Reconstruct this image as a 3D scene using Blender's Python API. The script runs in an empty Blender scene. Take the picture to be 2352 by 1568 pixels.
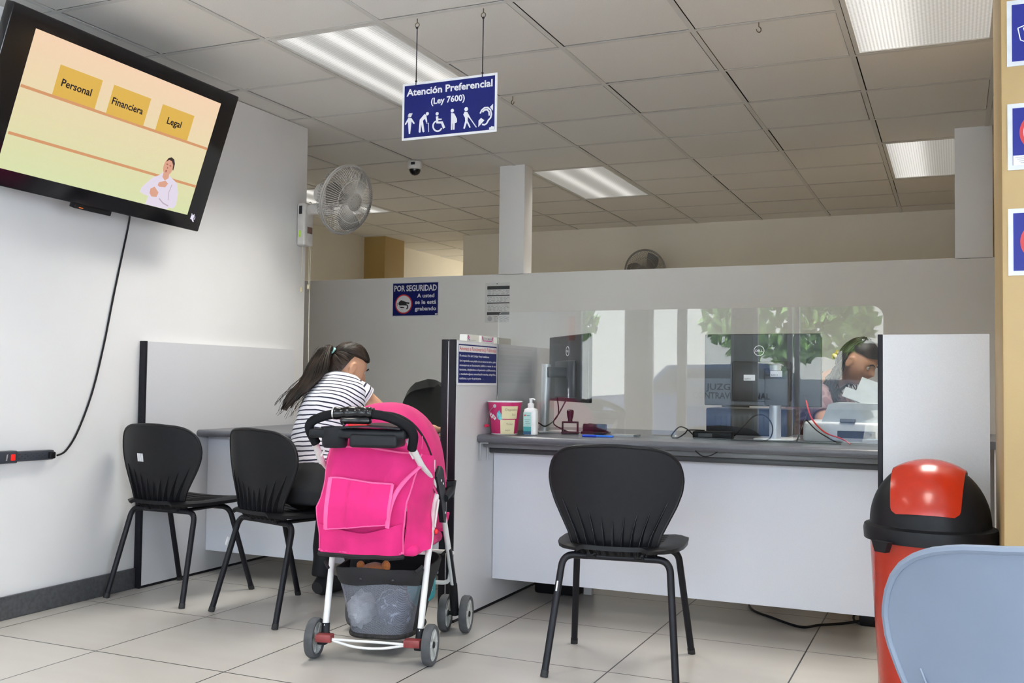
import bpy, bmesh, math, random
from mathutils import Vector, Matrix, noise
random.seed(7)
S = bpy.context.scene
COL = S.collection
V = Vector
PI = math.pi
H = 1.0235          # camera height
ZC = 2.562          # ceiling height

# ---------------------------------------------------------------- camera
def make_camera():
    yaw, pit, rol = -0.418655515, 0.0396941604, 0.0129002261
    cy, sy = math.cos(yaw), math.sin(yaw)
    fwd = V((sy*math.cos(pit), cy*math.cos(pit), math.sin(pit)))
    right = V((cy, -sy, 0))
    up = right.cross(fwd)
    c, s = math.cos(rol), math.sin(rol)
    r2 = c*right + s*up
    u2 = -s*right + c*up
    cam = bpy.data.cameras.new('camera')
    cam.sensor_fit = 'HORIZONTAL'
    cam.sensor_width = 36.0
    cam.lens = 2287.80039/2352*36.0
    cam.clip_start = 0.05
    cam.clip_end = 300
    o = bpy.data.objects.new('camera', cam)
    M = Matrix((r2, u2, -fwd)).transposed().to_4x4()
    M.translation = V((0, 0, H))
    o.matrix_world = M
    COL.objects.link(o)
    S.camera = o
make_camera()

# ---------------------------------------------------------------- sky, exposure
SKY = 7.4
LAMP = 0.72
LAMP_W = 23.0
w = bpy.data.worlds.new('sky')
S.world = w
w.use_nodes = True
nt = w.node_tree
bg = nt.nodes['Background']
tc = nt.nodes.new('ShaderNodeTexCoord')
sx = nt.nodes.new('ShaderNodeSeparateXYZ')
cr = nt.nodes.new('ShaderNodeValToRGB')
cr.color_ramp.elements[0].position = 0.0
cr.color_ramp.elements[0].color = (0.80, 0.88, 1.0, 1)
cr.color_ramp.elements[1].position = 0.9
cr.color_ramp.elements[1].color = (0.50, 0.68, 1.0, 1)
nt.links.new(tc.outputs['Generated'], sx.inputs[0])
nt.links.new(sx.outputs['Z'], cr.inputs[0])
nt.links.new(cr.outputs[0], bg.inputs['Color'])
bg.inputs['Strength'].default_value = SKY
sun = bpy.data.lights.new('sun', 'SUN'); sun.energy = 62.0; sun.angle = 0.02; sun.color = (1.0, 0.98, 0.96)
sun_o = bpy.data.objects.new('sun', sun); COL.objects.link(sun_o)
sun_o.rotation_euler = V((0.25, -0.45, -0.86)).to_track_quat('-Z', 'Y').to_euler()
S.view_settings.view_transform = 'Standard'
S.view_settings.look = 'None'
S.view_settings.exposure = 0.0
S.view_settings.gamma = 1.0
S.view_settings.use_curve_mapping = False
S.cycles.use_denoising = True
S.cycles.max_bounces = 10
S.cycles.diffuse_bounces = 6
S.cycles.glossy_bounces = 4
S.cycles.transparent_max_bounces = 12
S.cycles.caustics_reflective = False
S.cycles.caustics_refractive = False
S.cycles.sample_clamp_indirect = 8.0

# ---------------------------------------------------------------- materials
def lin(c):
    return tuple((x/12.92 if x <= 0.04045 else ((x+0.055)/1.055)**2.4) for x in c)
def hx(s):
    return lin(tuple(int(s[i:i+2], 16)/255 for i in (0, 2, 4)))
MATS = {}
def mat(name, col, rough=0.5, metal=0.0, var=0.06, scale=30.0, bump=0.0, bscale=None, spec=0.5, emit=None, estr=0.0, coat=0.0, sheen=0.0):
    if name in MATS: return MATS[name]
    if isinstance(col, str): col = hx(col)
    m = bpy.data.materials.new(name)
    m.use_nodes = True
    n = m.node_tree; L = n.links
    b = n.nodes['Principled BSDF']
    b.inputs['Roughness'].default_value = rough
    b.inputs['Metallic'].default_value = metal
    b.inputs['Specular IOR Level'].default_value = spec
    b.inputs['Coat Weight'].default_value = coat
    b.inputs['Sheen Weight'].default_value = sheen
    t = n.nodes.new('ShaderNodeTexCoord')
    nz = n.nodes.new('ShaderNodeTexNoise')
    nz.inputs['Scale'].default_value = scale
    nz.inputs['Detail'].default_value = 3
    L.new(t.outputs['Object'], nz.inputs['Vector'])
    r = n.nodes.new('ShaderNodeValToRGB')
    r.color_ramp.elements[0].position = 0.3
    r.color_ramp.elements[1].position = 0.7
    r.color_ramp.elements[0].color = tuple(x*(1-var) for x in col)+(1,)
    r.color_ramp.elements[1].color = tuple(min(1, x*(1+var)) for x in col)+(1,)
    L.new(nz.outputs['Fac'], r.inputs[0])
    L.new(r.outputs[0], b.inputs['Base Color'])
    if bump > 0:
        n2 = n.nodes.new('ShaderNodeTexNoise')
        n2.inputs['Scale'].default_value = bscale or scale*4
        n2.inputs['Detail'].default_value = 2
        L.new(t.outputs['Object'], n2.inputs['Vector'])
        bp = n.nodes.new('ShaderNodeBump')
        bp.inputs['Strength'].default_value = bump
        bp.inputs['Distance'].default_value = 0.002
        L.new(n2.outputs['Fac'], bp.inputs['Height'])
        L.new(bp.outputs[0], b.inputs['Normal'])
    if emit:
        if isinstance(emit, str): emit = hx(emit)
        b.inputs['Emission Color'].default_value = tuple(emit)+(1,)
        b.inputs['Emission Strength'].default_value = estr
    MATS[name] = m
    return m
def glow(name, col, st):
    """a lit screen colour"""
    return mat(name, (0.01, 0.01, 0.01), 0.3, emit=col, estr=st, var=0.0)

def glass_mat(name, tint=(0.97, 0.985, 0.98), base=0.04, fres=1.0, ior=1.5):
    m = bpy.data.materials.new(name); m.use_nodes = True
    n = m.node_tree; L = n.links
    n.nodes.remove(n.nodes['Principled BSDF'])
    out = n.nodes['Material Output']
    tr = n.nodes.new('ShaderNodeBsdfTransparent'); tr.inputs[0].default_value = tint+(1,)
    gl = n.nodes.new('ShaderNodeBsdfGlossy'); gl.inputs['Roughness'].default_value = 0.0
    fr = n.nodes.new('ShaderNodeFresnel'); fr.inputs['IOR'].default_value = ior
    mx = n.nodes.new('ShaderNodeMixShader')
    ml = n.nodes.new('ShaderNodeMath'); ml.operation = 'MULTIPLY'; ml.inputs[1].default_value = fres
    L.new(fr.outputs[0], ml.inputs[0])
    L.new(ml.outputs[0], mx.inputs[0])
    L.new(tr.outputs[0], mx.inputs[1]); L.new(gl.outputs[0], mx.inputs[2])
    L.new(mx.outputs[0], out.inputs[0])
    return m
def sheer_mat(name, col, opacity, wave=0.0):
    """thin see-through cloth or frosted film"""
    m = bpy.data.materials.new(name); m.use_nodes = True
    n = m.node_tree; L = n.links
    b = n.nodes['Principled BSDF']; out = n.nodes['Material Output']
    b.inputs['Base Color'].default_value = tuple(hx(col) if isinstance(col, str) else col)+(1,)
    b.inputs['Roughness'].default_value = 0.6
    tr = n.nodes.new('ShaderNodeBsdfTransparent')
    mx = n.nodes.new('ShaderNodeMixShader'); mx.inputs[0].default_value = opacity
    if wave:
        t = n.nodes.new('ShaderNodeTexCoord')
        mp = n.nodes.new('ShaderNodeMapping'); mp.inputs['Rotation'].default_value = (0.3, 0.8, 0.4)
        ck = n.nodes.new('ShaderNodeTexChecker'); ck.inputs['Scale'].default_value = wave
        ck.inputs[1].default_value = (opacity*1.5,)*3+(1,); ck.inputs[2].default_value = (opacity*0.6,)*3+(1,)
        L.new(t.outputs['Object'], mp.inputs[0]); L.new(mp.outputs[0], ck.inputs[0])
        L.new(ck.outputs['Color'], mx.inputs[0])
    L.new(tr.outputs[0], mx.inputs[1]); L.new(b.outputs[0], mx.inputs[2])
    L.new(mx.outputs[0], out.inputs[0])
    return m
def backlit_mat(name, col, opacity):
    m = bpy.data.materials.new(name); m.use_nodes = True
    n = m.node_tree; L = n.links
    n.nodes.remove(n.nodes['Principled BSDF'])
    a = n.nodes.new('ShaderNodeBsdfTranslucent'); a.inputs[0].default_value = tuple(col)+(1,)
    b = n.nodes.new('ShaderNodeBsdfTransparent'); c = n.nodes.new('ShaderNodeMixShader'); c.inputs[0].default_value = opacity
    L.new(b.outputs[0], c.inputs[1]); L.new(a.outputs[0], c.inputs[2]); L.new(c.outputs[0], n.nodes['Material Output'].inputs[0])
    return m
def stripe_mat(name, c1, c2, period, duty, shift=0.0):
    """stripes along UV.v (metres)"""
    m = bpy.data.materials.new(name); m.use_nodes = True
    n = m.node_tree; L = n.links
    b = n.nodes['Principled BSDF']; b.inputs['Roughness'].default_value = 0.85
    uv = n.nodes.new('ShaderNodeUVMap'); uv.uv_map = 'UVMap'
    sp = n.nodes.new('ShaderNodeSeparateXYZ')
    dv = n.nodes.new('ShaderNodeMath'); dv.operation = 'DIVIDE'; dv.inputs[1].default_value = period
    fr = n.nodes.new('ShaderNodeMath'); fr.operation = 'FRACT'
    cp = n.nodes.new('ShaderNodeMath'); cp.operation = 'LESS_THAN'; cp.inputs[1].default_value = duty
    mx = n.nodes.new('ShaderNodeMix'); mx.data_type = 'RGBA'
    mx.inputs[6].default_value = hx(c1)+(1,); mx.inputs[7].default_value = hx(c2)+(1,)
    L.new(uv.outputs[0], sp.inputs[0]); L.new(sp.outputs['Y'], dv.inputs[0]); L.new(dv.outputs[0], fr.inputs[0])
    L.new(fr.outputs[0], cp.inputs[0]); L.new(cp.outputs[0], mx.inputs[0]); L.new(mx.outputs[2], b.inputs['Base Color'])
    return m
def lamp_mat(name, peaks, base, tint=(1, 0.99, 0.95)):
    """lit prismatic diffuser: glowing tubes show as bands across local x (0..1)"""
    m = bpy.data.materials.new(name); m.use_nodes = True
    n = m.node_tree; L = n.links
    b = n.nodes['Principled BSDF']
    b.inputs['Base Color'].default_value = (0.45, 0.46, 0.46, 1); b.inputs['Roughness'].default_value = 0.25
    t = n.nodes.new('ShaderNodeTexCoord'); sp = n.nodes.new('ShaderNodeSeparateXYZ')
    L.new(t.outputs['Object'], sp.inputs[0])
    acc = None
    def math_(op, a, v=None, bb=None):
        q = n.nodes.new('ShaderNodeMath'); q.operation = op
        L.new(a, q.inputs[0])
        if bb is not None: L.new(bb, q.inputs[1])
        elif v is not None: q.inputs[1].default_value = v
        return q.outputs[0]
    for (px, wd, st) in peaks:
        d = math_('SUBTRACT', sp.outputs['X'], px)
        d = math_('DIVIDE', d, wd)
        d = math_('MULTIPLY', d, None, d)
        d = math_('MULTIPLY', d, -1.0)
        d = math_('EXPONENT', d)
        d = math_('MULTIPLY', d, st)
        acc = d if acc is None else math_('ADD', acc, None, d)
    acc = math_('ADD', acc, base)
    for axis, f, amp in (('X', 2*PI/0.0150, 0.20), ('Y', 2*PI/0.0150, 0.20)):
        s = math_('MULTIPLY', sp.outputs[axis], f); s = math_('SINE', s); s = math_('MULTIPLY', s, amp); s = math_('ADD', s, 1.0)
        acc = math_('MULTIPLY', acc, None, s)
    acc = math_('MULTIPLY', acc, LAMP)
    L.new(acc, b.inputs['Emission Strength'])
    b.inputs['Emission Color'].default_value = tint+(1,)
    return m

# ---------------------------------------------------------------- mesh building
def frame(o, u, v):
    u = V(u).normalized(); v = V(v); v = (v - u*v.dot(u)).normalized(); n = u.cross(v)
    M = Matrix((u, v, n)).transposed().to_4x4(); M.translation = V(o); return M
def rotz(a): return Matrix.Rotation(a, 4, 'Z')
def trs(loc, rz=0, rx=0, ry=0):
    return Matrix.Translation(V(loc)) @ Matrix.Rotation(rz, 4, 'Z') @ Matrix.Rotation(ry, 4, 'Y') @ Matrix.Rotation(rx, 4, 'X')
def fillet(pts, rad, n=6):
    pts = [V(p) for p in pts]; out = [pts[0]]
    for i in range(1, len(pts)-1):
        a, b, c = pts[i-1], pts[i], pts[i+1]
        r = rad[i] if isinstance(rad, (list, dict)) else rad
        r = min(r, (a-b).length*0.49, (c-b).length*0.49)
        p0 = b+(a-b).normalized()*r; p2 = b+(c-b).normalized()*r
        for k in range(n+1):
            t = k/n
            out.append(p0*(1-t)**2 + b*2*t*(1-t) + p2*t*t)
    out.append(pts[-1]); return out
def spline(pts, n=8):
    pts = [V(p) for p in pts]; out = []
    for i in range(len(pts)-1):
        p0 = pts[max(i-1, 0)]; p1 = pts[i]; p2 = pts[i+1]; p3 = pts[min(i+2, len(pts)-1)]
        for k in range(n):
            t = k/n
            out.append(0.5*((2*p1)+(p2-p0)*t+(2*p0-5*p1+4*p2-p3)*t*t+(3*p1-p0-3*p2+p3)*t**3))
    out.append(pts[-1]); return out
def interp(tab, x):
    if x <= tab[0][0]: return tab[0][1]
    for (a, fa), (b, fb) in zip(tab, tab[1:]):
        if x <= b: 
            t = (x-a)/(b-a); return fa+(fb-fa)*t
    return tab[-1][1]
class MB:
    def __init__(s): s.bm = bmesh.new(); s.uvl = None
    def box(s, lo, hi, bev=0.0, seg=2, M=None):
        t = bmesh.new(); bmesh.ops.create_cube(t, size=1.0)
        c = [(a+b)/2 for a, b in zip(lo, hi)]; d = [abs(b-a) for a, b in zip(lo, hi)]
        for v in t.verts: v.co = V((c[0]+v.co.x*d[0], c[1]+v.co.y*d[1], c[2]+v.co.z*d[2]))
        if bev > 0: bmesh.ops.bevel(t, geom=t.edges[:], offset=min(bev, min(d)*0.49), segments=seg, profile=0.5, affect='EDGES')
        s.add(t, M); return s
    def add(s, t, M=None):
        if M is not None: bmesh.ops.transform(t, matrix=M, verts=t.verts)
        me = bpy.data.meshes.new('tmp'); t.to_mesh(me); t.free(); s.bm.from_mesh(me); bpy.data.meshes.remove(me)
    def tube(s, pts, r, n=8, closed=False, side=None, cap=True, M=None, uv=False):
        """r: number, list of numbers, or list of (ra, rb) with ra along side"""
        pts = [V(p) for p in pts]; N = len(pts)
        rs = r if isinstance(r, (list, tuple)) else [r]*N
        e = None; rings = []
        for i, p in enumerate(pts):
            a = pts[i-1] if (i > 0 or closed) else p; b = pts[(i+1) % N] if (i < N-1 or closed) else p
            t = (b-a)
            t = t.normalized() if t.length > 1e-9 else V((0, 0, 1))
            if side is not None: e1 = V(side)
            elif e is None: e1 = V((0, 0, 1)) if abs(t.z) < 0.9 else V((1, 0, 0))
            else: e1 = e
            e1 = (e1 - t*e1.dot(t)).normalized(); e = e1; e2 = t.cross(e1)
            ra, rb = rs[i] if isinstance(rs[i], (tuple, list)) else (rs[i], rs[i])
            ring = [p+e1*(ra*math.cos(2*PI*k/n))+e2*(rb*math.sin(2*PI*k/n)) for k in range(n)]
            rings.append(ring)
        s.loft(rings, closed=closed, cap=cap, M=M, uv=uv); return s
    def loft(s, rings, closed=False, cap=True, M=None, uv=False, open_ring=False):
        bm = s.bm; R = [[bm.verts.new(M @ V(p) if M is not None else V(p)) for p in r] for r in rings]
        n = len(R[0]); N = len(R)
        if uv and s.uvl is None: s.uvl = bm.loops.layers.uv.new('UVMap')
        ds = [0.0]
        for i in range(1, N):
            ca = sum((v.co for v in R[i-1]), V())/n; cb = sum((v.co for v in R[i]), V())/n
            ds.append(ds[-1]+(cb-ca).length)
        for i in range(N if closed else N-1):
            A, B = R[i], R[(i+1) % N]
            for k in range(n-1 if open_ring else n):
                k2 = (k+1) % n
                try: f = bm.faces.new((A[k], A[k2], B[k2], B[k]))
                except ValueError: continue
                if uv:
                    for lp, (uu, vv) in zip(f.loops, ((k/n, ds[i]), ((k+1)/n, ds[i]), ((k+1)/n, ds[(i+1) % N]), (k/n, ds[(i+1) % N]))):
                        lp[s.uvl].uv = (uu, vv)
        if cap and not closed and not open_ring:
            for ring in (R[0][::-1], R[-1]):
                try:
                    f = bm.faces.new(ring)
                    if uv:
                        d = ds[0] if ring[0] is R[0][-1] else ds[-1]
                        for lp in f.loops: lp[s.uvl].uv = (0, d)
                except ValueError: pass
        return s
    def lathe(s, prof, n=24, M=None, cap=True):
        rings = [[(r*math.cos(2*PI*k/n), r*math.sin(2*PI*k/n), z) for k in range(n)] for r, z in prof]
        return s.loft(rings, cap=cap, M=M)
    def sph(s, c, r, nu=16, nv=10, M=None):
        r = (r, r, r) if not isinstance(r, (tuple, list)) else r
        t = bmesh.new(); bmesh.ops.create_uvsphere(t, u_segments=nu, v_segments=nv, radius=1.0)
        for v in t.verts: v.co = V((c[0]+v.co.x*r[0], c[1]+v.co.y*r[1], c[2]+v.co.z*r[2]))
        s.add(t, M); return s
    def prism(s, poly, h, M=None, z0=0.0):
        bm = s.bm; T = (lambda p: M @ V(p)) if M is not None else (lambda p: V(p))
        a = [bm.verts.new(T((x, y, z0))) for x, y in poly]
        if h == 0: bm.faces.new(a); return s
        b = [bm.verts.new(T((x, y, z0+h))) for x, y in poly]; n = len(a)
        bm.faces.new(a[::-1]); bm.faces.new(b)
        for i in range(n): bm.faces.new((a[i], a[(i+1) % n], b[(i+1) % n], b[i]))
        return s
    def disc(s, c, r, h, M=None, n=24, z0=0.0, ry=None):
        return s.prism([(c[0]+r*math.cos(2*PI*k/n), c[1]+(ry or r)*math.sin(2*PI*k/n)) for k in range(n)], h, M, z0)
    def ribbon(s, pts, wd, h, M=None, z0=0.0):
        pts = [V((p[0], p[1])) for p in pts]; Lf = []; Rt = []
        for i, p in enumerate(pts):
            d = (pts[min(i+1, len(pts)-1)]-pts[max(i-1, 0)]).normalized(); q = V((-d.y, d.x))*wd/2
            Lf.append(p+q); Rt.append(p-q)
        return s.prism([tuple(p) for p in Rt]+[tuple(p) for p in Lf[::-1]], h, M, z0)
    def arc(s, c, r, a0, a1, wd, h, M=None, z0=0.0, n=24):
        return s.ribbon([(c[0]+r*math.cos(a0+(a1-a0)*k/n), c[1]+r*math.sin(a0+(a1-a0)*k/n)) for k in range(n+1)], wd, h, M, z0)
    def sheet(s, fn, nu, nv, th=0.0, M=None):
        """surface fn(u,v) with thickness"""
        P = [[V(fn(i/nu, j/nv)) for i in range(nu+1)] for j in range(nv+1)]
        T = (lambda p: M @ p) if M is not None else (lambda p: p)
        bm = s.bm
        if th == 0:
            A = [[bm.verts.new(T(p)) for p in row] for row in P]
            for j in range(nv):
                for i in range(nu): bm.faces.new((A[j][i], A[j][i+1], A[j+1][i+1], A[j+1][i]))
            return s
        def nrm(i, j):
            du = P[j][min(i+1, nu)]-P[j][max(i-1, 0)]; dv = P[min(j+1, nv)][i]-P[max(j-1, 0)][i]
            c = du.cross(dv); return c.normalized() if c.length > 1e-12 else V((0, 0, 1))
        A = [[bm.verts.new(T(P[j][i]+nrm(i, j)*th/2)) for i in range(nu+1)] for j in range(nv+1)]
        B = [[bm.verts.new(T(P[j][i]-nrm(i, j)*th/2)) for i in range(nu+1)] for j in range(nv+1)]
        for j in range(nv):
            for i in range(nu):
                bm.faces.new((A[j][i], A[j][i+1], A[j+1][i+1], A[j+1][i]))
                bm.faces.new((B[j][i], B[j+1][i], B[j+1][i+1], B[j][i+1]))
        for i in range(nu):
            bm.faces.new((A[0][i], B[0][i], B[0][i+1], A[0][i+1])); bm.faces.new((A[nv][i], A[nv][i+1], B[nv][i+1], B[nv][i]))
        for j in range(nv):
            bm.faces.new((A[j][0], A[j+1][0], B[j+1][0], B[j][0])); bm.faces.new((A[j][nu], B[j][nu], B[j+1][nu], A[j+1][nu]))
        return s
    def text(s, body, width, cap, M, bold=0.012, align='C'):
        """lettering: width of the line (None: natural) and capital height, laid on frame M"""
        c = bpy.data.curves.new('lettering', 'FONT'); c.body = body; c.size = 1.0; c.offset = bold; c.resolution_u = 2
        o = bpy.data.objects.new('lettering', c); COL.objects.link(o)
        dg = bpy.context.evaluated_depsgraph_get()
        me = bpy.data.meshes.new_from_object(o.evaluated_get(dg))
        xs = [v.co.x for v in me.vertices]
        if xs:
            x0, x1 = min(xs), max(xs); fy = cap/0.72; fx = width/(x1-x0) if width else fy
            for v in me.vertices:
                x = (v.co.x-x0)*fx
                if align == 'C': x -= (x1-x0)*fx/2
                v.co = M @ V((x, v.co.y*fy, 0))
            s.bm.from_mesh(me)
        bpy.data.objects.remove(o); bpy.data.meshes.remove(me); bpy.data.curves.remove(c)
        return s
    def build(s, name, m, parent=None, smooth=True, angle=38, loc=None, remesh=0, smooth_it=0, sub=0, norm=True):
        me = bpy.data.meshes.new(name)
        if norm: bmesh.ops.recalc_face_normals(s.bm, faces=s.bm.faces[:])
        s.bm.to_mesh(me); s.bm.free()
        o = bpy.data.objects.new(name, me); COL.objects.link(o)
        if remesh:
            r = o.modifiers.new('r', 'REMESH'); r.mode = 'VOXEL'; r.voxel_size = remesh; r.use_smooth_shade = True
            if smooth_it:
                k = o.modifiers.new('s', 'SMOOTH'); k.factor = 0.5; k.iterations = smooth_it
            dg = bpy.context.evaluated_depsgraph_get()
            m2 = bpy.data.meshes.new_from_object(o.evaluated_get(dg)); o.modifiers.clear(); o.data = m2; bpy.data.meshes.remove(me); me = m2; me.name = name
        if m: me.materials.append(m)
        if smooth and len(me.polygons):
            me.shade_smooth()
            if not remesh: me.set_sharp_from_angle(angle=math.radians(angle))
        if parent: o.parent = parent
        if loc is not None: o.location = loc
        return o
def tag(o, label=None, cat=None, group=None, kind=None):
    if label: o['label'] = label
    if cat: o['category'] = cat
    if group: o['group'] = group
    if kind: o['kind'] = kind
    return o
def thing(name, label, cat, loc=(0, 0, 0), rz=0, group=None, M=None):
    o = bpy.data.objects.new(name, None); COL.objects.link(o); o.empty_display_size = 0.05
    if M is not None: o.matrix_world = M
    else: o.location = loc; o.rotation_euler = (0, 0, rz)
    return tag(o, label, cat, group)
def struct(name, mb, m, label=None, parent=None, **k):
    o = mb.build(name, m, parent, **k)
    if parent is None: o['kind'] = 'structure'
    if label: o['label'] = label
    return o
def copy_tree(o, parent=None):
    c = o.copy(); COL.objects.link(c)
    if parent: c.parent = parent
    for ch in list(o.children): copy_tree(ch, c)
    return c
# ---------------------------------------------------------------- common materials
WALL = mat('white_wall_paint', (0.84, 0.835, 0.84), 0.55, var=0.015, scale=3, bump=0.08, bscale=160)
PART = mat('partition_paint', (0.90, 0.885, 0.88), 0.6, var=0.015, scale=3, bump=0.08, bscale=160)
YEL = mat('ochre_wall_paint', (0.40, 0.275, 0.125), 0.5, var=0.03, scale=4, bump=0.1, bscale=140)
OCH = mat('dark_ochre_paint', (0.40, 0.27, 0.09), 0.55, var=0.03, scale=4)
CREAM = mat('cream_wall_paint', (0.78, 0.74, 0.66), 0.6, var=0.02, scale=3)
TILE = mat('mineral_fibre_tile', (0.74, 0.715, 0.67), 0.9, var=0.05, scale=260, bump=0.15, bscale=500)
TBAR = mat('ceiling_bar_enamel', (0.62, 0.605, 0.57), 0.55, var=0.04, scale=8)
GAP = mat('ceiling_void', (0.015, 0.014, 0.013), 0.9)
BASEB = mat('grey_skirting', (0.075, 0.078, 0.085), 0.45, var=0.25, scale=60)
LAMI = mat('grey_laminate', (0.66, 0.66, 0.69), 0.4, var=0.03, scale=300)
LAMW = mat('white_laminate', (0.76, 0.775, 0.85), 0.35, var=0.03, scale=300)
WORK = mat('grey_worktop', (0.115, 0.12, 0.14), 0.30, var=0.18, scale=500)
TRIMB = mat('black_edge_trim', (0.012, 0.012, 0.017), 0.45, var=0.1, spec=0.2)
BLK = mat('black_plastic', (0.009, 0.009, 0.011), 0.42, var=0.12, scale=40, bump=0.06, bscale=900, spec=0.22)
BLKM = mat('black_powder_coat', (0.008, 0.008, 0.012), 0.42, var=0.1, spec=0.28, bump=0.06, bscale=900)
BLKG = mat('gloss_black', (0.006, 0.006, 0.008), 0.14, var=0.1)
RUB = mat('black_rubber', (0.02, 0.02, 0.022), 0.7)
CHROME = mat('bright_metal', (0.62, 0.63, 0.65), 0.28, metal=1.0, var=0.05)
SILV = mat('silver_plastic', (0.60, 0.61, 0.63), 0.35, metal=0.25, var=0.03)
WPL = mat('white_plastic', (0.72, 0.70, 0.68), 0.35, var=0.03)
PAPER = mat('white_paper', (0.78, 0.78, 0.78), 0.7, var=0.02)
INK = mat('dark_ink', (0.02, 0.02, 0.025), 0.7)
GREYINK = mat('grey_print', (0.30, 0.30, 0.33), 0.7, var=0.3, scale=400)
NAVY = mat('navy_sign_blue', (0.008, 0.013, 0.125), 0.4, var=0.03, spec=0.2)
SIGNW = mat('sign_white', (0.80, 0.80, 0.83), 0.4, var=0.02)
SIGNR = mat('sign_red', (0.60, 0.025, 0.03), 0.4, var=0.03)
SKIN = mat('skin', (0.50, 0.27, 0.17), 0.5, var=0.06, scale=20)

# ---------------------------------------------------------------- floor
def floor_material():
    m = bpy.data.materials.new('glazed_floor_tile'); m.use_nodes = True
    n = m.node_tree; L = n.links; b = n.nodes['Principled BSDF']
    t = n.nodes.new('ShaderNodeTexCoord')
    mp = n.nodes.new('ShaderNodeMapping'); mp.inputs['Location'].default_value = (4.128+6.0, -4.0035+12.0, 0)
    br = n.nodes.new('ShaderNodeTexBrick'); br.offset = 0.0; br.squash = 1.0
    br.inputs['Scale'].default_value = 1.0; br.inputs['Brick Width'].default_value = 0.6; br.inputs['Row Height'].default_value = 0.6
    br.inputs['Mortar Size'].default_value = 0.0030; br.inputs['Mortar Smooth'].default_value = 0.1
    br.inputs['Color1'].default_value = (0.485, 0.46, 0.43, 1); br.inputs['Color2'].default_value = (0.51, 0.485, 0.455, 1)
    br.inputs['Mortar'].default_value = (0.04, 0.038, 0.038, 1)
    nz = n.nodes.new('ShaderNodeTexNoise'); nz.inputs['Scale'].default_value = 2.5; nz.inputs['Detail'].default_value = 5
    mp2 = n.nodes.new('ShaderNodeMapping'); mp2.inputs['Scale'].default_value = (1, 3.5, 1)
    mx = n.nodes.new('ShaderNodeMix'); mx.data_type = 'RGBA'; mx.blend_type = 'MULTIPLY'; mx.inputs[0].default_value = 0.35
    r = n.nodes.new('ShaderNodeValToRGB'); r.color_ramp.elements[0].position = 0.3; r.color_ramp.elements[1].position = 0.7
    r.color_ramp.elements[0].color = (0.80, 0.78, 0.76, 1); r.color_ramp.elements[1].color = (1, 1, 1, 1)
    L.new(t.outputs['Object'], mp.inputs[0]); L.new(mp.outputs[0], br.inputs['Vector'])
    L.new(t.outputs['Object'], mp2.inputs[0]); L.new(mp2.outputs[0], nz.inputs['Vector']); L.new(nz.outputs['Fac'], r.inputs[0])
    L.new(br.outputs['Color'], mx.inputs[6]); L.new(r.outputs[0], mx.inputs[7]); L.new(mx.outputs[2], b.inputs['Base Color'])
    b.inputs['Roughness'].default_value = 0.33
    bp = n.nodes.new('ShaderNodeBump'); bp.inputs['Strength'].default_value = 0.4; bp.inputs['Distance'].default_value = 0.002; bp.invert = True
    L.new(br.outputs['Fac'], bp.inputs['Height']); L.new(bp.outputs[0], b.inputs['Normal'])
    return m
struct('floor', MB().box((-5.95, -1.3, -0.12), (2.7, 12.3, 0.0)), floor_material(), 'beige ceramic tile floor', smooth=False)

# ---------------------------------------------------------------- ceiling
LIGHT_CELLS = {}
def light_cells(i, j): return [(i, j), (i, j+1)]
FIX = [(0, 0), (0, 5), (4, 0), (4, 5), (-4, 5), (0, -5), (4, -5), (-4, 12)]
skip = set(c for f in FIX for c in light_cells(*f))
tiles = MB()
X0, Y0, ST = -2.871, 3.629, 0.61
rng = random.Random(3)
for i in range(-5, 9):
    for j in range(-8, 14):
        if (i, j) in skip: continue
        x = X0+i*ST; y = Y0+j*ST
        if x+ST < -5.9 or x > 2.65 or y > 12 or y+ST < -1.2: continue
        dx = rng.uniform(-0.004, 0.0045); dy = rng.uniform(-0.0045, 0.004); g = 0.0145
        z = ZC+0.003
        tiles.box((x+g+dx, y+g+dy, z), (x+ST-g+dx, y+ST-g+dy, z+0.015))
ceil = struct('ceiling', tiles, TILE, 'suspended ceiling of square mineral tiles', smooth=False)
g = MB()
for i in range(-5, 10):
    x = X0+i*ST
    g.box((x-0.012, -1.25, ZC), (x+0.012, 12.2, ZC+0.0022))
g.build('runner_bars', TBAR, ceil, smooth=False)
g = MB()
for j in range(-8, 15):
    y = Y0+j*ST
    for i in range(-5, 9):
        if (i, j-1) in FIX: continue
        g.box((max(-5.9, X0+i*ST), y-0.012, ZC+0.0003), (min(2.65, X0+(i+1)*ST), y+0.012, ZC+0.0020))
g.build('cross_bars', TBAR, ceil, smooth=False)
MB().box((-5.95, -1.3, ZC+0.20), (2.7, 12.3, ZC+0.25)).build('slab_above', GAP, ceil, smooth=False)

# ---------------------------------------------------------------- walls
struct('wall_left', MB().box((-5.90, -1.22, 0), (-3.635, 5.04, ZC), 0.004), WALL, 'white wall carrying the television')
struct('baseboard_left', MB().box((-3.635, -1.2, 0), (-3.622, 3.70, 0.098), 0.003), BASEB, 'dark grey skirting board')
wb = MB()
wb.box((-5.9, 6.455, 0), (0.34, 6.60, 1.787), 0.002)
wb.box((-2.985, 6.455, 1.78), (-2.79, 6.60, ZC+0.01), 0.002)
wb.box((0.004, 6.455, 1.78), (0.207, 6.60, ZC+0.01), 0.002)
struct('wall_back', wb, PART, 'waist-to-head partition wall with two posts up to the ceiling')
struct('wall_far', MB().box((-4.657, 9.43, 0), (0.6, 9.55, ZC+0.01)), CREAM, 'cream wall of the room behind the partition')
struct('wall_far_side', MB().box((-4.777, 9.43, 0), (-4.657, 12.2, ZC+0.01)), CREAM)
struct('wall_far_left', MB().box((-6.0, 5.0, 0), (-5.86, 12.2, ZC+0.01)), CREAM, 'cream side wall behind the partition')
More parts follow.
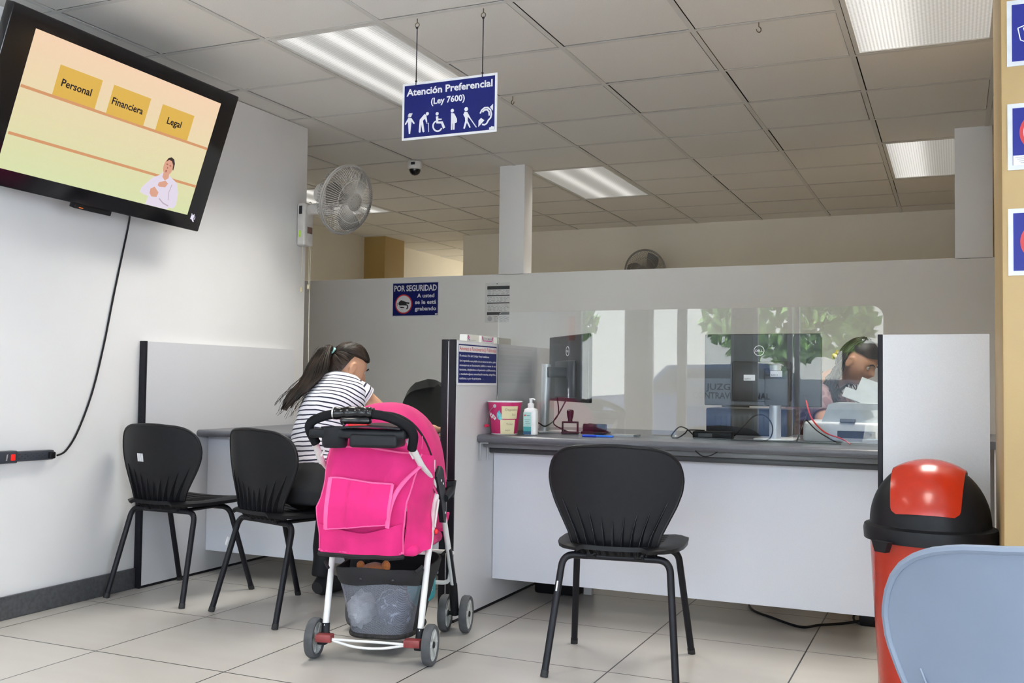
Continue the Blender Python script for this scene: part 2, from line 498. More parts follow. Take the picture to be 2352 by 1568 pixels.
struct('wall_far_end', MB().box((-6.0, 12.2, 0), (-4.6, 12.3, ZC+0.01)), CREAM)
struct('wall_far_column', MB().box((-5.87, 9.19, 0), (-5.60, 9.60, ZC+0.01)), OCH, 'dark ochre column behind the partition')
struct('wall_right', MB().box((0.114, 2.90, 0), (2.65, 3.43, ZC+0.01), 0.006), YEL, 'ochre yellow wall with three blue signs')
struct('wall_right_back', MB().box((0.30, 3.43, 0), (0.40, 9.5, ZC+0.01)), YEL)
struct('wall_right_side', MB().box((2.6, -1.22, 2.42), (2.72, 2.95, ZC+0.3)), WALL)

# ---------------------------------------------------------------- street front behind the camera
YF = -1.24
ALU = mat('white_window_frame', (0.75, 0.76, 0.78), 0.35, var=0.02)
POST = mat('beige_post_paint', (0.42, 0.39, 0.34), 0.5, var=0.03)
PANE = glass_mat('window_glass', (0.96, 0.98, 0.97), 0.04)
FROST = backlit_mat('frosted_film', (0.80, 0.83, 0.88), 0.75)
wf = MB()
wf.box((-3.635, YF-0.16, 2.42), (2.65, YF, ZC+0.3))
wf.box((-3.0, YF-0.14, 0), (-2.80, YF+0.06, 2.45)); wf.box((-1.93, YF-0.14, 0), (-1.765, YF+0.06, 2.45))
struct('wall_front', wf, POST, 'shopfront wall with glass panes facing the street')
edges = [-3.56, -3.0, -2.80, -2.46, -2.46, -1.93, -1.765, -1.40, -1.38, -0.2, -0.2, 0.9, 0.9, 2.6]
for k in range(0, len(edges), 2):
    x0, x1 = edges[k], edges[k+1]
    if x1-x0 < 0.05: continue
    f = MB(); t = 0.045
    f.box((x0, YF-0.07, 0), (x0+t, YF-0.01, 2.42), 0.003); f.box((x1-t, YF-0.07, 0), (x1, YF-0.01, 2.42), 0.003)
    f.box((x0, YF-0.07, 2.36), (x1, YF-0.01, 2.42), 0.003); f.box((x0, YF-0.07, 0), (x1, YF-0.01, 0.07), 0.003)
    wn = struct('window_%d' % (k//2+1), f, ALU, smooth=False)
    MB().box((x0+t, YF-0.045, 0.07), (x1-t, YF-0.040, 2.36)).build('pane', PANE, wn, smooth=False)
    if -2.5 < x0 < -1.2:
        MB().box((x0+t, YF-0.038, 0.80), (x1-t, YF-0.037, 1.075)).build('frosted_band', FROST, wn, smooth=False)
for k in range(3):  # unseen side glazing, added to let more daylight in from the right
    y0 = -1.20+k*1.37; y1 = y0+1.36; f = MB(); t = 0.045
    f.box((2.62, y0, 0), (2.68, y0+t, 2.42)); f.box((2.62, y1-t, 0), (2.68, y1, 2.42)); f.box((2.62, y0, 2.36), (2.68, y1, 2.42)); f.box((2.62, y0, 0), (2.68, y1, 0.07))
    wn = struct('window_%d' % (k+10), f, ALU, smooth=False)
    MB().box((2.648, y0+t, 0.07), (2.652, y1-t, 2.36)).build('pane', PANE, wn, smooth=False)
struct('trim_1', MB().box((-3.635, YF-0.08, 0), (-3.56, YF+0.0, 2.42), 0.003), ALU, smooth=False)
lt = MB()
lt.text('JUZGADO', 0.46, 0.062, frame((-1.99, YF-0.0355, 0.965), (1, 0, 0), (0, 0, 1)), bold=0.02)
lt.text('CONTRAVENCIONAL', 0.745, 0.062, frame((-1.98, YF-0.0355, 0.880), (1, 0, 0), (0, 0, 1)), bold=0.02)
tag(lt.build('window_lettering', INK, smooth=False), 'dark court name lettering on the frosted street window band', 'lettering')
pst = thing('poster', 'white poster with a red block by the street door', 'poster', (-3.60, YF+0.002, 0))
MB().box((-0.045, 0, 0.95), (0.04, 0.004, 1.85)).build('sheet', SIGNW, pst, smooth=False)
MB().box((-0.04, 0.004, 1.45), (0.03, 0.006, 1.70)).build('red_block', mat('poster_red', (0.7, 0.06, 0.04), 0.5), pst, smooth=False)
# the street outside
ASPH = mat('asphalt', (0.46, 0.46, 0.47), 0.9, var=0.2, scale=8)
CONC = mat('pavement', (0.70, 0.70, 0.70), 0.85, var=0.1, scale=3)
struct('trim_2', MB().box((-16, -4.2, -0.14), (14, -1.30, -0.02)).box((2.75, -1.30, -0.14), (14, 9, -0.02)), CONC, 'pavement outside', smooth=False)
struct('trim_3', MB().box((-30, -14, -0.22), (28, -4.2, -0.12)), ASPH, 'street outside', smooth=False)
def leafy(name, label, c, r, n, m, seed):
    rr = random.Random(seed); b = MB()
    for k in range(n):
        a = rr.uniform(0, 2*PI); z = rr.uniform(-1, 1); q = math.sqrt(1-z*z); d = rr.uniform(0.75, 1.0)
        p = V((c[0]+r[0]*q*math.cos(a)*d, c[1]+r[1]*q*math.sin(a)*d, c[2]+r[2]*z*d)); s_ = rr.uniform(0.10, 0.22)
        u = V((rr.uniform(-1, 1), rr.uniform(-1, 1), rr.uniform(-1, 1))).normalized(); v = u.orthogonal().normalized()
        vs = [b.bm.verts.new(p+u*s_), b.bm.verts.new(p+v*s_*0.6), b.bm.verts.new(p-u*s_), b.bm.verts.new(p-v*s_*0.6)]
        b.bm.faces.new(vs)
    return b
GRN = mat('leaf_green', (0.13, 0.24, 0.06), 0.6, var=0.5, scale=3)
BARK = mat('bark', (0.08, 0.06, 0.04), 0.9, var=0.3)
for q, (tx, ty, lb) in enumerate([(-9.0, -12.4, 'leafy green street tree seen reflected in the left of the counter screen'), (-3.2, -12.8, 'leafy green street tree seen reflected in the middle of the counter screen'), (2.0, -12.2, 'leafy green street tree seen reflected at the right of the counter screen')]):
    t = thing('street_tree', lb, 'tree', (tx, ty, -0.2), group=None)
    leafy('crown', '', (0, 0, 2.55), (1.8, 1.2, 0.85), 900, GRN, q).build('crown', GRN, t, smooth=False)
    MB().tube([(0, 0, 0), (0.05, 0.05, 1.0), (0, 0, 2.5)], [0.10, 0.08, 0.06], 10).build('trunk', BARK, t)
bd = thing('street_building', 'low beige building across the street seen reflected in the counter screen', 'building', (-4, -16.0, -0.2))
MB().box((-26, -4, 0), (22, 0, 3.3)).build('wall', mat('street_stucco', (0.50, 0.49, 0.46), 0.8, var=0.1, scale=2), bd, smooth=False)
for k in range(5, 9):
    f = MB().box((-20.4+k*4.4, -0.02, 0.9), (-18.2+k*4.4, 0.05, 2.2)).build('window', mat('street_window', (0.03, 0.035, 0.04), 0.15), bd, smooth=False)
CARP = mat('dark_car_paint', (0.03, 0.05, 0.10), 0.2, coat=0.6)
CARG = mat('car_glass', (0.02, 0.025, 0.03), 0.05)
CARW = mat('white_car_paint', (0.70, 0.71, 0.72), 0.2, coat=0.6)
for (cx_, cy_, paint, lb) in ((-3.3, -7.4, CARP, 'dark parked car in the street seen reflected in the counter screen'), (-8.6, -8.6, CARW, 'white parked car in the street seen reflected in the left of the counter screen')):
    car = thing('parked_car', lb, 'car', (cx_, cy_, -0.12))
    prof = [(-2.1, 0.35), (-2.15, 0.75), (-1.95, 0.92), (-1.2, 0.98), (-0.75, 1.42), (0.75, 1.45), (1.35, 1.0), (2.0, 0.9), (2.15, 0.65), (2.1, 0.35)]
    MB().prism(prof, 1.65, frame((0, 0.82, 0), (1, 0, 0), (0, 0, 1))).build('body', paint, car, smooth=False)
    MB().prism([(-1.08, 1.0), (-0.70, 1.36), (0.68, 1.38), (1.15, 1.02)], 1.68, frame((0, 0.84, 0), (1, 0, 0), (0, 0, 1))).build('side_glass', CARG, car, smooth=False)
    for sx_ in (-1.35, 1.35):
        for sy_ in (-0.8, 0.62):
            MB().lathe([(0.10, 0), (0.31, 0.0), (0.33, 0.03), (0.33, 0.17), (0.31, 0.2), (0.1, 0.2)], 20, frame((sx_, sy_+0.2, 0.33), (1, 0, 0), (0, 0, 1))).build('wheel', RUB, car)
# ---------------------------------------------------------------- ceiling lights
lamp_defs = [
 ((0, 0), [(0.115, .042, .60), (0.305, .048, .68), (0.475, .048, .68)], 0.34, 'lit ceiling light with three bright tubes behind the hanging blue sign'),
 ((0, 5), [(0.19, .05, .50), (0.42, .05, .55)], 0.30, 'lit ceiling light right of the tall partition post'),
 ((4, 0), [(0.14, .12, .55), (0.24, .06, .15)], 0.45, 'large ceiling light at the top right, its right half dim'),
 ((4, 5), [(0.13, .11, .60), (0.22, .05, .25)], 0.32, 'smaller far ceiling light at right, half hidden by the right post'),
 ((-4, 5), [(0.19, .05, .8), (0.42, .05, .8)], 0.32, 'ceiling light behind the wall fan'),
 ((0, -5), [(0.19, .05, .8), (0.42, .05, .8)], 0.32, 'unseen ceiling light added above the waiting area on the television side'),  # out of view, repeats the lamp grid, added for room light
 ((4, -5), [(0.19, .05, .8), (0.42, .05, .8)], 0.32, 'unseen ceiling light added above the pale grey foreground chair'),  # second unseen grid lamp, added to light the near room
 ((-4, 12), [(0.19, .05, .8), (0.42, .05, .8)], 0.32, 'ceiling light deep in the corridor behind the far cream wall'),
]
for (ij, peaks, base, lb) in lamp_defs:
    i, j = ij; x = X0+i*ST; y = Y0+j*ST
    t = thing('ceiling_light', lb, 'ceiling light', (x, y, ZC), group='recessed ceiling lights')
    f = MB(); a = 0.014; bb = 0.034
    for lo, hi in (((a, a), (ST-a, bb)), ((a, 2*ST-bb), (ST-a, 2*ST-a)), ((a, bb), (bb, 2*ST-bb)), ((ST-bb, bb), (ST-a, 2*ST-bb))):
        f.box((lo[0], lo[1], 0.001), (hi[0], hi[1], 0.016), 0.002)
    f.build('frame', mat('lamp_frame', (0.66, 0.65, 0.62), 0.4), t, smooth=False)
    MB().box((bb, bb, 0.006), (ST-bb, 2*ST-bb, 0.010)).build('diffuser', lamp_mat('lit_diffuser', peaks, base), t, smooth=False)
    al = bpy.data.lights.new('tubes', 'AREA'); al.shape = 'RECTANGLE'; al.size = 0.53; al.size_y = 1.14; al.energy = LAMP_W*(1.0 if j == 12 else 0.40 if j >= 5 else 1.0); al.spread = math.radians(124); al.color = (1.0, 0.98, 0.89)
    ao = bpy.data.objects.new('tubes', al); COL.objects.link(ao); ao.parent = t; ao.location = (ST/2, ST, -0.001)
    h = MB(); h.box((a, a, 0.10), (ST-a, 2*ST-a, 0.105)); 
    h.box((a, a, 0.017), (a+0.004, 2*ST-a, 0.10)); h.box((ST-a-0.004, a, 0.017), (ST-a, 2*ST-a, 0.10))
    h.box((a, a, 0.017), (ST-a, a+0.004, 0.10)); h.box((a, 2*ST-a-0.004, 0.017), (ST-a, 2*ST-a, 0.10))
    h.build('housing', WPL, t, smooth=False)
# ---------------------------------------------------------------- television
TVM = Matrix(((0.022, 0.326, 0.945), (0.999, 0.015, -0.029), (-0.024, 0.945, -0.326))).to_4x4()
TVM = frame((0, 0, 0), (0.022, 0.999, -0.024), (0.326, 0.015, 0.945)); TVM.translation = V((-3.338, 3.249, 2.091))
tv = thing('television', 'large black television tilted down on the left wall, showing three yellow boxes', 'television', M=TVM)
bz = MB(); bz.box((-0.638, -0.351, -0.05), (0.626, 0.345, 0.0), 0.006)
bz.build('bezel', BLKG, tv)
bk = MB(); bk.box((-0.45, -0.26, -0.095), (0.45, 0.20, -0.05), 0.02); bk.build('rear_cover', BLK, tv)
br = MB()
br.box((-0.30, -0.22, -0.125), (0.30, -0.16, -0.095), 0.004); br.box((-0.30, 0.06, -0.125), (0.30, 0.12, -0.095), 0.004)
br.box((-0.06, -0.20, -0.15), (0.06, 0.12, -0.12), 0.004)
br.tube([(0, 0.06, -0.14), (0.0, 0.17, -0.34)], 0.02, 8)
br.build('wall_bracket', BLKM, tv)
def screen_mat():
    m = bpy.data.materials.new('lit_screen'); m.use_nodes = True
    n = m.node_tree; L = n.links; b = n.nodes['Principled BSDF']
    b.inputs['Base Color'].default_value = (0.01, 0.01, 0.01, 1); b.inputs['Roughness'].default_value = 0.25
    t = n.nodes.new('ShaderNodeTexCoord'); sp = n.nodes.new('ShaderNodeSeparateXYZ'); L.new(t.outputs['Object'], sp.inputs[0])
    mr = n.nodes.new('ShaderNodeMapRange'); mr.inputs[1].default_value = -0.28; mr.inputs[2].default_value = 0.28
    L.new(sp.outputs['Y'], mr.inputs[0])
    r = n.nodes.new('ShaderNodeValToRGB'); e = r.color_ramp.elements
    e[0].position = 0.0; e[0].color = hx('dfe6b2')+(1,); e[1].position = 1.0; e[1].color = hx('fcd9b8')+(1,)
    k = e.new(0.5); k.color = hx('eee0b4')+(1,)
    L.new(mr.outputs[0], r.inputs[0]); L.new(r.outputs[0], b.inputs['Emission Color']); b.inputs['Emission Strength'].default_value = 0.92
    return m
scr = MB().box((-0.521, -0.281, 0.0), (0.521, 0.281, 0.0012)).build('screen', screen_mat(), tv, smooth=False)
ID = Matrix.Identity(4)
def flat(name, m, fn, parent=scr):
    b = MB(); fn(b); return b.build(name, m, parent, smooth=False, norm=False)
LINE = glow('screen_orange_line', 'd89a6c', 0.95); BOXY = glow('screen_yellow_box', 'e2b652', 0.95); DARKT = glow('screen_dark_letter', '1c1420', 0.9)
flat('shelf_line', LINE, lambda b: b.box((-0.518, 0.047, 0.0012), (0.521, 0.059, 0.0018)))
flat('shelf_line', LINE, lambda b: b.box((-0.514, -0.143, 0.0012), (0.521, -0.131, 0.0018)))
for (x0, x1, y0, y1, wd, tx, wt) in ((-0.375, -0.162, 0.059, 0.184, 0, 'Personal', 0.150), (-0.101, 0.109, 0.057, 0.184, 0, 'Financiera', 0.174), (0.181, 0.381, 0.059, 0.180, 0, 'Legal', 0.088)):
    bx = flat('yellow_box', BOXY, lambda b: b.box((x0, y0, 0.0018), (x1, y1, 0.0024)))
    flat('lettering', DARKT, lambda b: b.text(tx, wt, 0.031, Matrix.Translation(((x0+x1)/2-0.005, 0.104, 0.0028)), bold=0.02), bx)
SK = glow('screen_skin', 'e0a58c', 0.95); SHI = glow('screen_shirt', 'e6dcec', 0.95); HAI = glow('screen_hair', '3a2622', 0.9); SKD = glow('screen_skin_shade', 'b06a54', 0.9)
def tq(x, y):  # drawing grid of the interpreter picture -> screen metres
    px = 300+x/8.711; py = 340+y/8.711
    # inverse of the screen's outline
    ax, ay = px-249.8, py-300.4
    return px, py
# interpreter figure drawn on the screen
sil = [(0.306, -0.052), (0.296, -0.115), (0.281, -0.133), (0.250, -0.149), (0.222, -0.182), (0.201, -0.209), (0.199, -0.231), (0.228, -0.238), (0.253, -0.240), (0.249, -0.280), (0.381, -0.280), (0.395, -0.268), (0.420, -0.268), (0.432, -0.247), (0.422, -0.190), (0.397, -0.146), (0.351, -0.128), (0.340, -0.122), (0.335, -0.10), (0.33, -0.05)]
def figure(b): b.prism(sil, 0.0005, None, 0.0019)
fg = flat('interpreter_picture', SHI, figure)
flat('head', SK, lambda b: b.disc((0.318, -0.083), 0.030, 0.0004, None, 20, 0.0026, 0.042), fg)
flat('neck', SK, lambda b: b.prism([(0.300, -0.115), (0.335, -0.110), (0.338, -0.135), (0.320, -0.150), (0.300, -0.137)], 0.0003, None, 0.0026), fg)
flat('hair', HAI, lambda b: b.prism([(0.296, -0.064), (0.303, -0.045), (0.320, -0.037), (0.338, -0.043), (0.350, -0.062), (0.352, -0.095), (0.346, -0.090), (0.342, -0.070), (0.328, -0.054), (0.310, -0.052)], 0.0003, None, 0.0030), fg)
flat('hand', SK, lambda b: b.prism([(0.252, -0.205), (0.272, -0.190), (0.305, -0.212), (0.300, -0.235), (0.270, -0.238), (0.254, -0.225)], 0.0003, None, 0.0026), fg)
flat('hand', SK, lambda b: b.prism([(0.290, -0.165), (0.325, -0.150), (0.345, -0.160), (0.335, -0.180), (0.300, -0.185), (0.287, -0.180)], 0.0003, None, 0.0026), fg)
flat('face_marks', SKD, lambda b: (b.disc((0.306, -0.074), 0.006, 0.0002, None, 10, 0.0031, 0.003), b.disc((0.327, -0.077), 0.006, 0.0002, None, 10, 0.0031, 0.003), b.disc((0.311, -0.106), 0.005, 0.0002, None, 10, 0.0031, 0.006), b.disc((0.314, -0.09), 0.003, 0.0002, None, 8, 0.0031, 0.005)), fg)
flat('sleeve_shade', glow('screen_shirt_shade', 'c9b4c4', 0.9), lambda b: b.ribbon([(0.318, -0.238), (0.35, -0.255), (0.385, -0.262)], 0.006, 0.0003, None, 0.0026), fg)
flat('sleeve_shade', MATS['screen_shirt_shade'], lambda b: b.ribbon([(0.37, -0.16), (0.365, -0.20), (0.375, -0.235)], 0.004, 0.0003, None, 0.0026), fg)
def mute(b):
    b.prism([(0.548, -0.297), (0.556, -0.297), (0.568, -0.307), (0.568, -0.269), (0.556, -0.279), (0.548, -0.279)], 0.0008, None, 0.0)
    b.ribbon([(0.548, -0.270), (0.574, -0.308)], 0.004, 0.0014, None, 0.0); b.arc((0.566, -0.288), 0.010, -0.9, 0.9, 0.003, 0.0008, None, 0.0, 8)
flat('mute_symbol', glow('screen_white', 'e8e4f4', 1.0), mute, tv)
sb = MB().box((-0.113, -0.372, -0.04), (0.085, -0.350, -0.004), 0.003).build('sensor_bar', BLK, tv)
flat('standby_light', glow('standby_orange', 'ff8a30', 1.0), lambda b: b.box((-0.092, -0.366, -0.0038), (-0.070, -0.363, -0.003)), sb)
# cable from the television down to the power strip
cb = MB().tube(spline([(-3.49, 3.47, 1.83), (-3.615, 3.592, 1.772), (-3.628, 3.569, 1.612), (-3.628, 3.52, 1.399), (-3.628, 3.471, 1.171), (-3.628, 3.41, 0.948), (-3.628, 3.334, 0.772), (-3.62, 3.265, 0.690), (-3.60, 3.20, 0.672)], 8), 0.0045, 8)
tag(cb.build('cable', BLK), 'black cord hanging from the television down the white wall', 'cable')
ps = thing('power_strip', 'dark grey power strip with red switch on the white wall', 'power strip', M=frame((-3.634, 3.0, 0.679), (0, 1, -0.012), (0, 0.012, 1)))
PSG = mat('slate_plastic', (0.045, 0.05, 0.065), 0.4)
b = MB(); b.box((-0.35, -0.026, 0), (-0.008, 0.026, 0.042), 0.005); b.box((-0.03, -0.021, 0), (0.183, 0.021, 0.036), 0.006)
b.build('body', PSG, ps)
MB().box((-0.042, -0.014, 0.040), (-0.022, 0.012, 0.046), 0.002).build('switch', mat('red_rocker', (0.5, 0.01, 0.01), 0.25, emit=(0.9, 0.03, 0.02), estr=0.5), ps)
MB().text('FORZA', 0.026, 0.006, frame((-0.058, 0.0, 0.0424), (0.15, 1, 0), (-1, 0.15, 0)), bold=0.02).build('lettering', SIGNW, ps, smooth=False)
for k in range(5):
    s_ = MB(); xx = 0.0+k*0.029
    s_.box((xx, 0.007, 0.0355), (xx+0.009, 0.0095, 0.0366)); s_.box((xx-0.001, -0.0095, 0.0355), (xx+0.008, -0.007, 0.0366)); s_.box((xx+0.014, -0.003, 0.0355), (xx+0.018, 0.003, 0.0366))
    s_.build('socket', INK, ps, smooth=False)
p = MB(); p.box((0.150, -0.016, 0.034), (0.178, 0.014, 0.052), 0.005); p.build('plug', BLK, ps)

# ---------------------------------------------------------------- wall fans
def make_fan(name, label, C, nrm, box_at, box_kw, tint, cords=True):
    t = thing(name, label, 'fan', box_at)
    O = V(box_at); c = V(C)-O; n = V(nrm).normalized()
    up = V((0, 0, 1)); u = up.cross(n).normalized(); v = n.cross(u)
    F = Matrix((u, v, n)).transposed().to_4x4(); F.translation = c
    R = 0.200
    WIRE = mat('fan_wire_'+name, tint, 0.4); BL = mat('fan_blade_'+name, tuple(x*0.28 for x in tint), 0.35); HS = mat('fan_shell_'+name, tuple(min(1, x*1.8) for x in tint), 0.4)
    def cage(front):
        b = MB(); n_ = 84 if front else 64
        pr = [(0.046, 0.072), (0.10, 0.068), (0.15, 0.056), (0.185, 0.030), (0.197, 0.006)] if front else [(0.05, -0.085), (0.11, -0.082), (0.165, -0.066), (0.19, -0.04), (0.198, -0.004)]
        for k in range(n_):
            a = 2*PI*k/n_; a2 = a+0.18
            pts = []
            for q, (r_, z_) in enumerate(pr):
                aa = a+0.10*(1-r_/0.2)
                pts.append((r_*math.cos(aa), r_*math.sin(aa), z_))
            b.tube(spline(pts, 3), 0.0015, 4, M=F, cap=False)
        for rr_, zz in ((0.125, 0.063),) if front else ((0.13, -0.077), (0.08, -0.084)):
            b.tube([(rr_*math.cos(2*PI*k/40), rr_*math.sin(2*PI*k/40), zz) for k in range(40)], 0.0016, 5, closed=True, M=F)
        return b
    cage(True).build('front_guard', WIRE, t); cage(False).build('rear_guard', WIRE, t)
    rb = MB(); rb.tube([(R*math.cos(2*PI*k/64), R*math.sin(2*PI*k/64), 0) for k in range(64)], [(0.004, 0.009)]*64, 8, closed=True, side=None, M=F)
    rb.lathe([(0.196, -0.010), (0.203, -0.008), (0.203, 0.010), (0.196, 0.012)], 64, F, cap=False)
    rb.build('guard_ring', mat('fan_ring_'+name, tuple(x*0.85 for x in tint), 0.35), t)
    hb = MB().lathe([(0.001, 0.078), (0.040, 0.078), (0.053, 0.074), (0.054, 0.068), (0.02, 0.066)], 32, F); hb = hb.build('hub_badge', mat('fan_badge_'+name, tuple(x*0.6 for x in tint), 0.35), t)
    d = MB()
    for k in range(12): d.disc((0.037*math.cos(k*PI/6+.2), 0.037*math.sin(k*PI/6+.2)), 0.0024, 0.0008, F, 8, 0.0775)
    d.build('badge_dots', INK, hb, smooth=False)
    for k in range(3):
        a0 = k*2*PI/3+0.5; bl = MB()
        def fn(uu, vv):
            r_ = 0.035+0.145*uu; wd = 0.42+0.62*math.sin(PI*min(1, uu*0.75+0.1)); a = a0+(vv-0.5)*wd*(1.1-0.25*uu)+0.5*uu
            return (r_*math.cos(a), r_*math.sin(a), 0.012+(vv-0.5)*0.05*(1-uu*0.4))
        bl.sheet(fn, 10, 8, 0.002, F); bl.build('blade', BL, t)
    MB().lathe([(0.001, 0.03), (0.03, 0.03), (0.034, 0.0), (0.034, -0.03), (0.001, -0.03)], 24, F).build('blade_hub', BL, t)
    mo = MB(); mo.lathe([(0.001, -0.238), (0.035, -0.236), (0.060, -0.215), (0.066, -0.17), (0.064, -0.105), (0.066, -0.088), (0.001, -0.086)], 28, F)
    mo = mo.build('motor_housing', HS, t)
    back = F @ V((0, -0.03, -0.13))
    ar = MB(); top = V(box_kw['top'])
    ar.tube(spline([top, top+(back-top)*0.35+V((0, 0, -0.01)), back+V((0, 0, -0.05)), back], 5), [(0.034, 0.022)]*16, 10, side=(0, 0, 1))
    ar.build('arm', HS, t)
    bx = MB(); bx.box(box_kw['lo'], box_kw['hi'], 0.012, 3); bx = bx.build('control_box', HS, t)
    return t, bx, HS
t, bx, HS = make_fan('wall_fan', 'white wall fan on the end of the left wall', (-3.245, 4.885, 2.068), (0.944, -0.176, -0.28), (-3.635, 4.985, 1.95), dict(lo=(0.001, -0.045, -0.125), hi=(0.062, 0.045, 0.135), top=(0.045, 0.0, 0.09)), (0.34, 0.325, 0.31))
MB().box((0.018, -0.0462, 0.065), (0.040, -0.0452, 0.115)).build('maker_plate', INK, bx, smooth=False)
MB().box((0.020, -0.0462, -0.075), (0.033, -0.0452, -0.035)).build('lime_sticker', mat('lime', (0.45, 0.75, 0.04), 0.5), bx, smooth=False)
MB().box((0.0622, -0.02, -0.05), (0.0635, 0.03, -0.01), 0.002).build('brown_label', mat('brown_plate', (0.16, 0.09, 0.07), 0.4), bx, smooth=False)
for k, (dy, dx, zb) in enumerate(((-0.022, 0.03, -0.385), (0.02, 0.05, -0.365))):
    c_ = MB().tube([(dx, dy, -0.12), (dx, dy, zb)], 0.0018, 6).build('pull_cord', mat('cord_cream', (0.55, 0.50, 0.40), 0.7), t)
    MB().lathe([(0.002, 0.02), (0.007, 0.016), (0.008, -0.008), (0.002, -0.012)], 10, Matrix.Translation((dx, dy, zb-0.01))).build('cord_bead', mat('bead_cream', (0.62, 0.55, 0.38), 0.5), c_)
fc = MB().tube(spline([(-3.61, 5.03, 2.10), (-3.60, 5.045, 2.07), (-3.607, 5.052, 1.8), (-3.61, 5.052, 1.3), (-3.60, 5.055, 0.8), (-3.60, 5.055, 0.78)], 6), 0.0028, 6)
tag(fc.build('fan_cable', mat('cable_ivory', (0.62, 0.58, 0.48), 0.6)), 'thin ivory cable running down the corner below the wall fan', 'cable')
make_fan('wall_fan', 'dark fan on the far cream wall showing only its top above the partition', (-2.70, 9.17, 2.09), (-0.05, -0.98, -0.12), (-2.69, 9.43, 2.02), dict(lo=(-0.05, -0.06, -0.13), hi=(0.05, -0.001, 0.13), top=(0, -0.05, 0.09)), (0.10, 0.085, 0.07))

# ---------------------------------------------------------------- dome camera, hooks
dc = thing('dome_camera', 'white dome security camera on the ceiling', 'security camera', (-3.483, 6.10, ZC))
MB().lathe([(0.001, 0.002), (0.050, 0.0), (0.055, -0.006), (0.056, -0.04), (0.050, -0.052), (0.036, -0.056), (0.001, -0.056)], 32).build('housing', WPL, dc)
MB().lathe([(0.041, -0.052), (0.040, -0.062), (0.033, -0.08), (0.02, -0.092), (0.001, -0.097)], 28).build('dome', BLKG, dc)
MB().box((0.000, -0.0575, -0.030), (0.030, -0.054, -0.012)).build('maker_label', INK, dc, smooth=False)
def hook(x, y, label, rz):
    pts = [(0, 0, 0.002), (0, 0, -0.018)]+[(0.012*math.sin(a), 0, -0.030+0.012*math.cos(a)) for a in [k*PI/8 for k in range(0, 13)]]
    o = MB().tube(pts, 0.0022, 6).build('ceiling_hook', mat('aged_brass', (0.12, 0.09, 0.05), 0.4, metal=0.7)); o.location = (x, y, ZC); o.rotation_euler = (0, 0, rz)
    tag(o, label, 'hook', 'bare ceiling hooks')
hook(-0.757, 4.243, 'small bare ceiling hook left of the large ceiling light at top right', 0.8)
hook(-2.181, 4.871, 'small bare hook in the ceiling just right of the hanging blue sign', 2.6)

# ---------------------------------------------------------------- signs
def sign_plate(t, wd, ht, th=0.004, M=ID, bord=0.010, colr=None, wm=None):
    MB().box((-wd/2, -ht/2, 0), (wd/2, ht/2, th), 0.0, M=M).build('panel', wm or SIGNW, t, smooth=False)
    return MB().box((-wd/2+bord, -ht/2+bord, th), (wd/2-bord, ht/2-bord, th+0.0006), M=M).build('blue_field', colr or NAVY, t, smooth=False)
hs = thing('hanging_sign', 'blue hanging sign for preferential service with six white pictograms', 'sign', M=frame((-1.931, 3.66, 2.1635), (1, 0, 0), (0, 0, 1)))
sign_plate(hs, 0.446, 0.244)
sz = 0.0047
MB().text('Atención Preferencial', 0.405, 0.030, Matrix.Translation((0, 0.068, sz)), bold=0.028).build('lettering', SIGNW, hs, smooth=False)
MB().text('(Ley 7600)', 0.160, 0.026, Matrix.Translation((-0.004, 0.022, sz)), bold=0.028).build('lettering', SIGNW, hs, smooth=False)
def sg(x, y):
    t_ = (x-187)/1717.0; top = 440-250*t_; bot = 1460-198*t_
    return (t_*0.446-0.223, 0.122-(y-top)/(bot-top)*0.244)
def picto(polys=(), discs=(), ribs=()):
    b = MB()
    for P in polys: b.prism([sg(*q) for q in P], 0.0008, None, sz-0.0004)
    for (x, y, r) in discs:
        c_ = sg(x, y); b.disc(c_, r*0.446/1717*1.0, 0.0008, None, 18, sz-0.0004)
    for P, wd in ribs: b.ribbon([sg(*q) for q in P], wd*0.446/1717, 0.0008, None, sz-0.0004)
    b.build('pictogram', SIGNW, hs, smooth=False)
picto([[(305, 1045), (365, 1045), (425, 1130), (420, 1155), (405, 1150), (368, 1105), (345, 1330), (318, 1332), (300, 1110), (258, 1172), (243, 1165), (245, 1150)], [(292, 1010), (310, 1000), (330, 1030), (305, 1035)], [(350, 965), (378, 952), (382, 975), (360, 1000)]], [(335, 995, 34)])
picto([[(610, 965), (640, 985), (662, 1110), (640, 1125), (617, 1050), (580, 1090), (612, 1285), (590, 1300), (575, 1285), (548, 1150), (538, 1300), (512, 1305), (505, 1285), (520, 1070)]], [(660, 960, 28)], [([(645, 1133), (683, 1127), (688, 1290)], 12)])
whl = [(850+82*math.cos(a), 1180+92*math.sin(a)) for a in [math.radians(250-k*12) for k in range(0, 20)]]
picto([], [(840, 958, 28)], [([(840, 1005), (846, 1115), (930, 1112), (972, 1215)], 44), ([(850, 1058), (925, 1056)], 22), (whl, 26)])
picto([[(1095, 940), (1150, 945), (1200, 1040), (1205, 1090), (1190, 1115), (1165, 1118), (1160, 1240), (1132, 1242), (1128, 1125), (1122, 1125), (1121, 1243), (1095, 1245)]], [(1116, 897, 30)])
picto([[(1340, 910), (1385, 915), (1450, 1030), (1440, 1048), (1395, 1000), (1395, 1075), (1450, 1190), (1430, 1205), (1380, 1110), (1345, 1220), (1318, 1215), (1350, 1080), (1345, 1020), (1313, 965)]], [(1365, 865, 33)], [([(1445, 1040), (1550, 1190)], 16)])
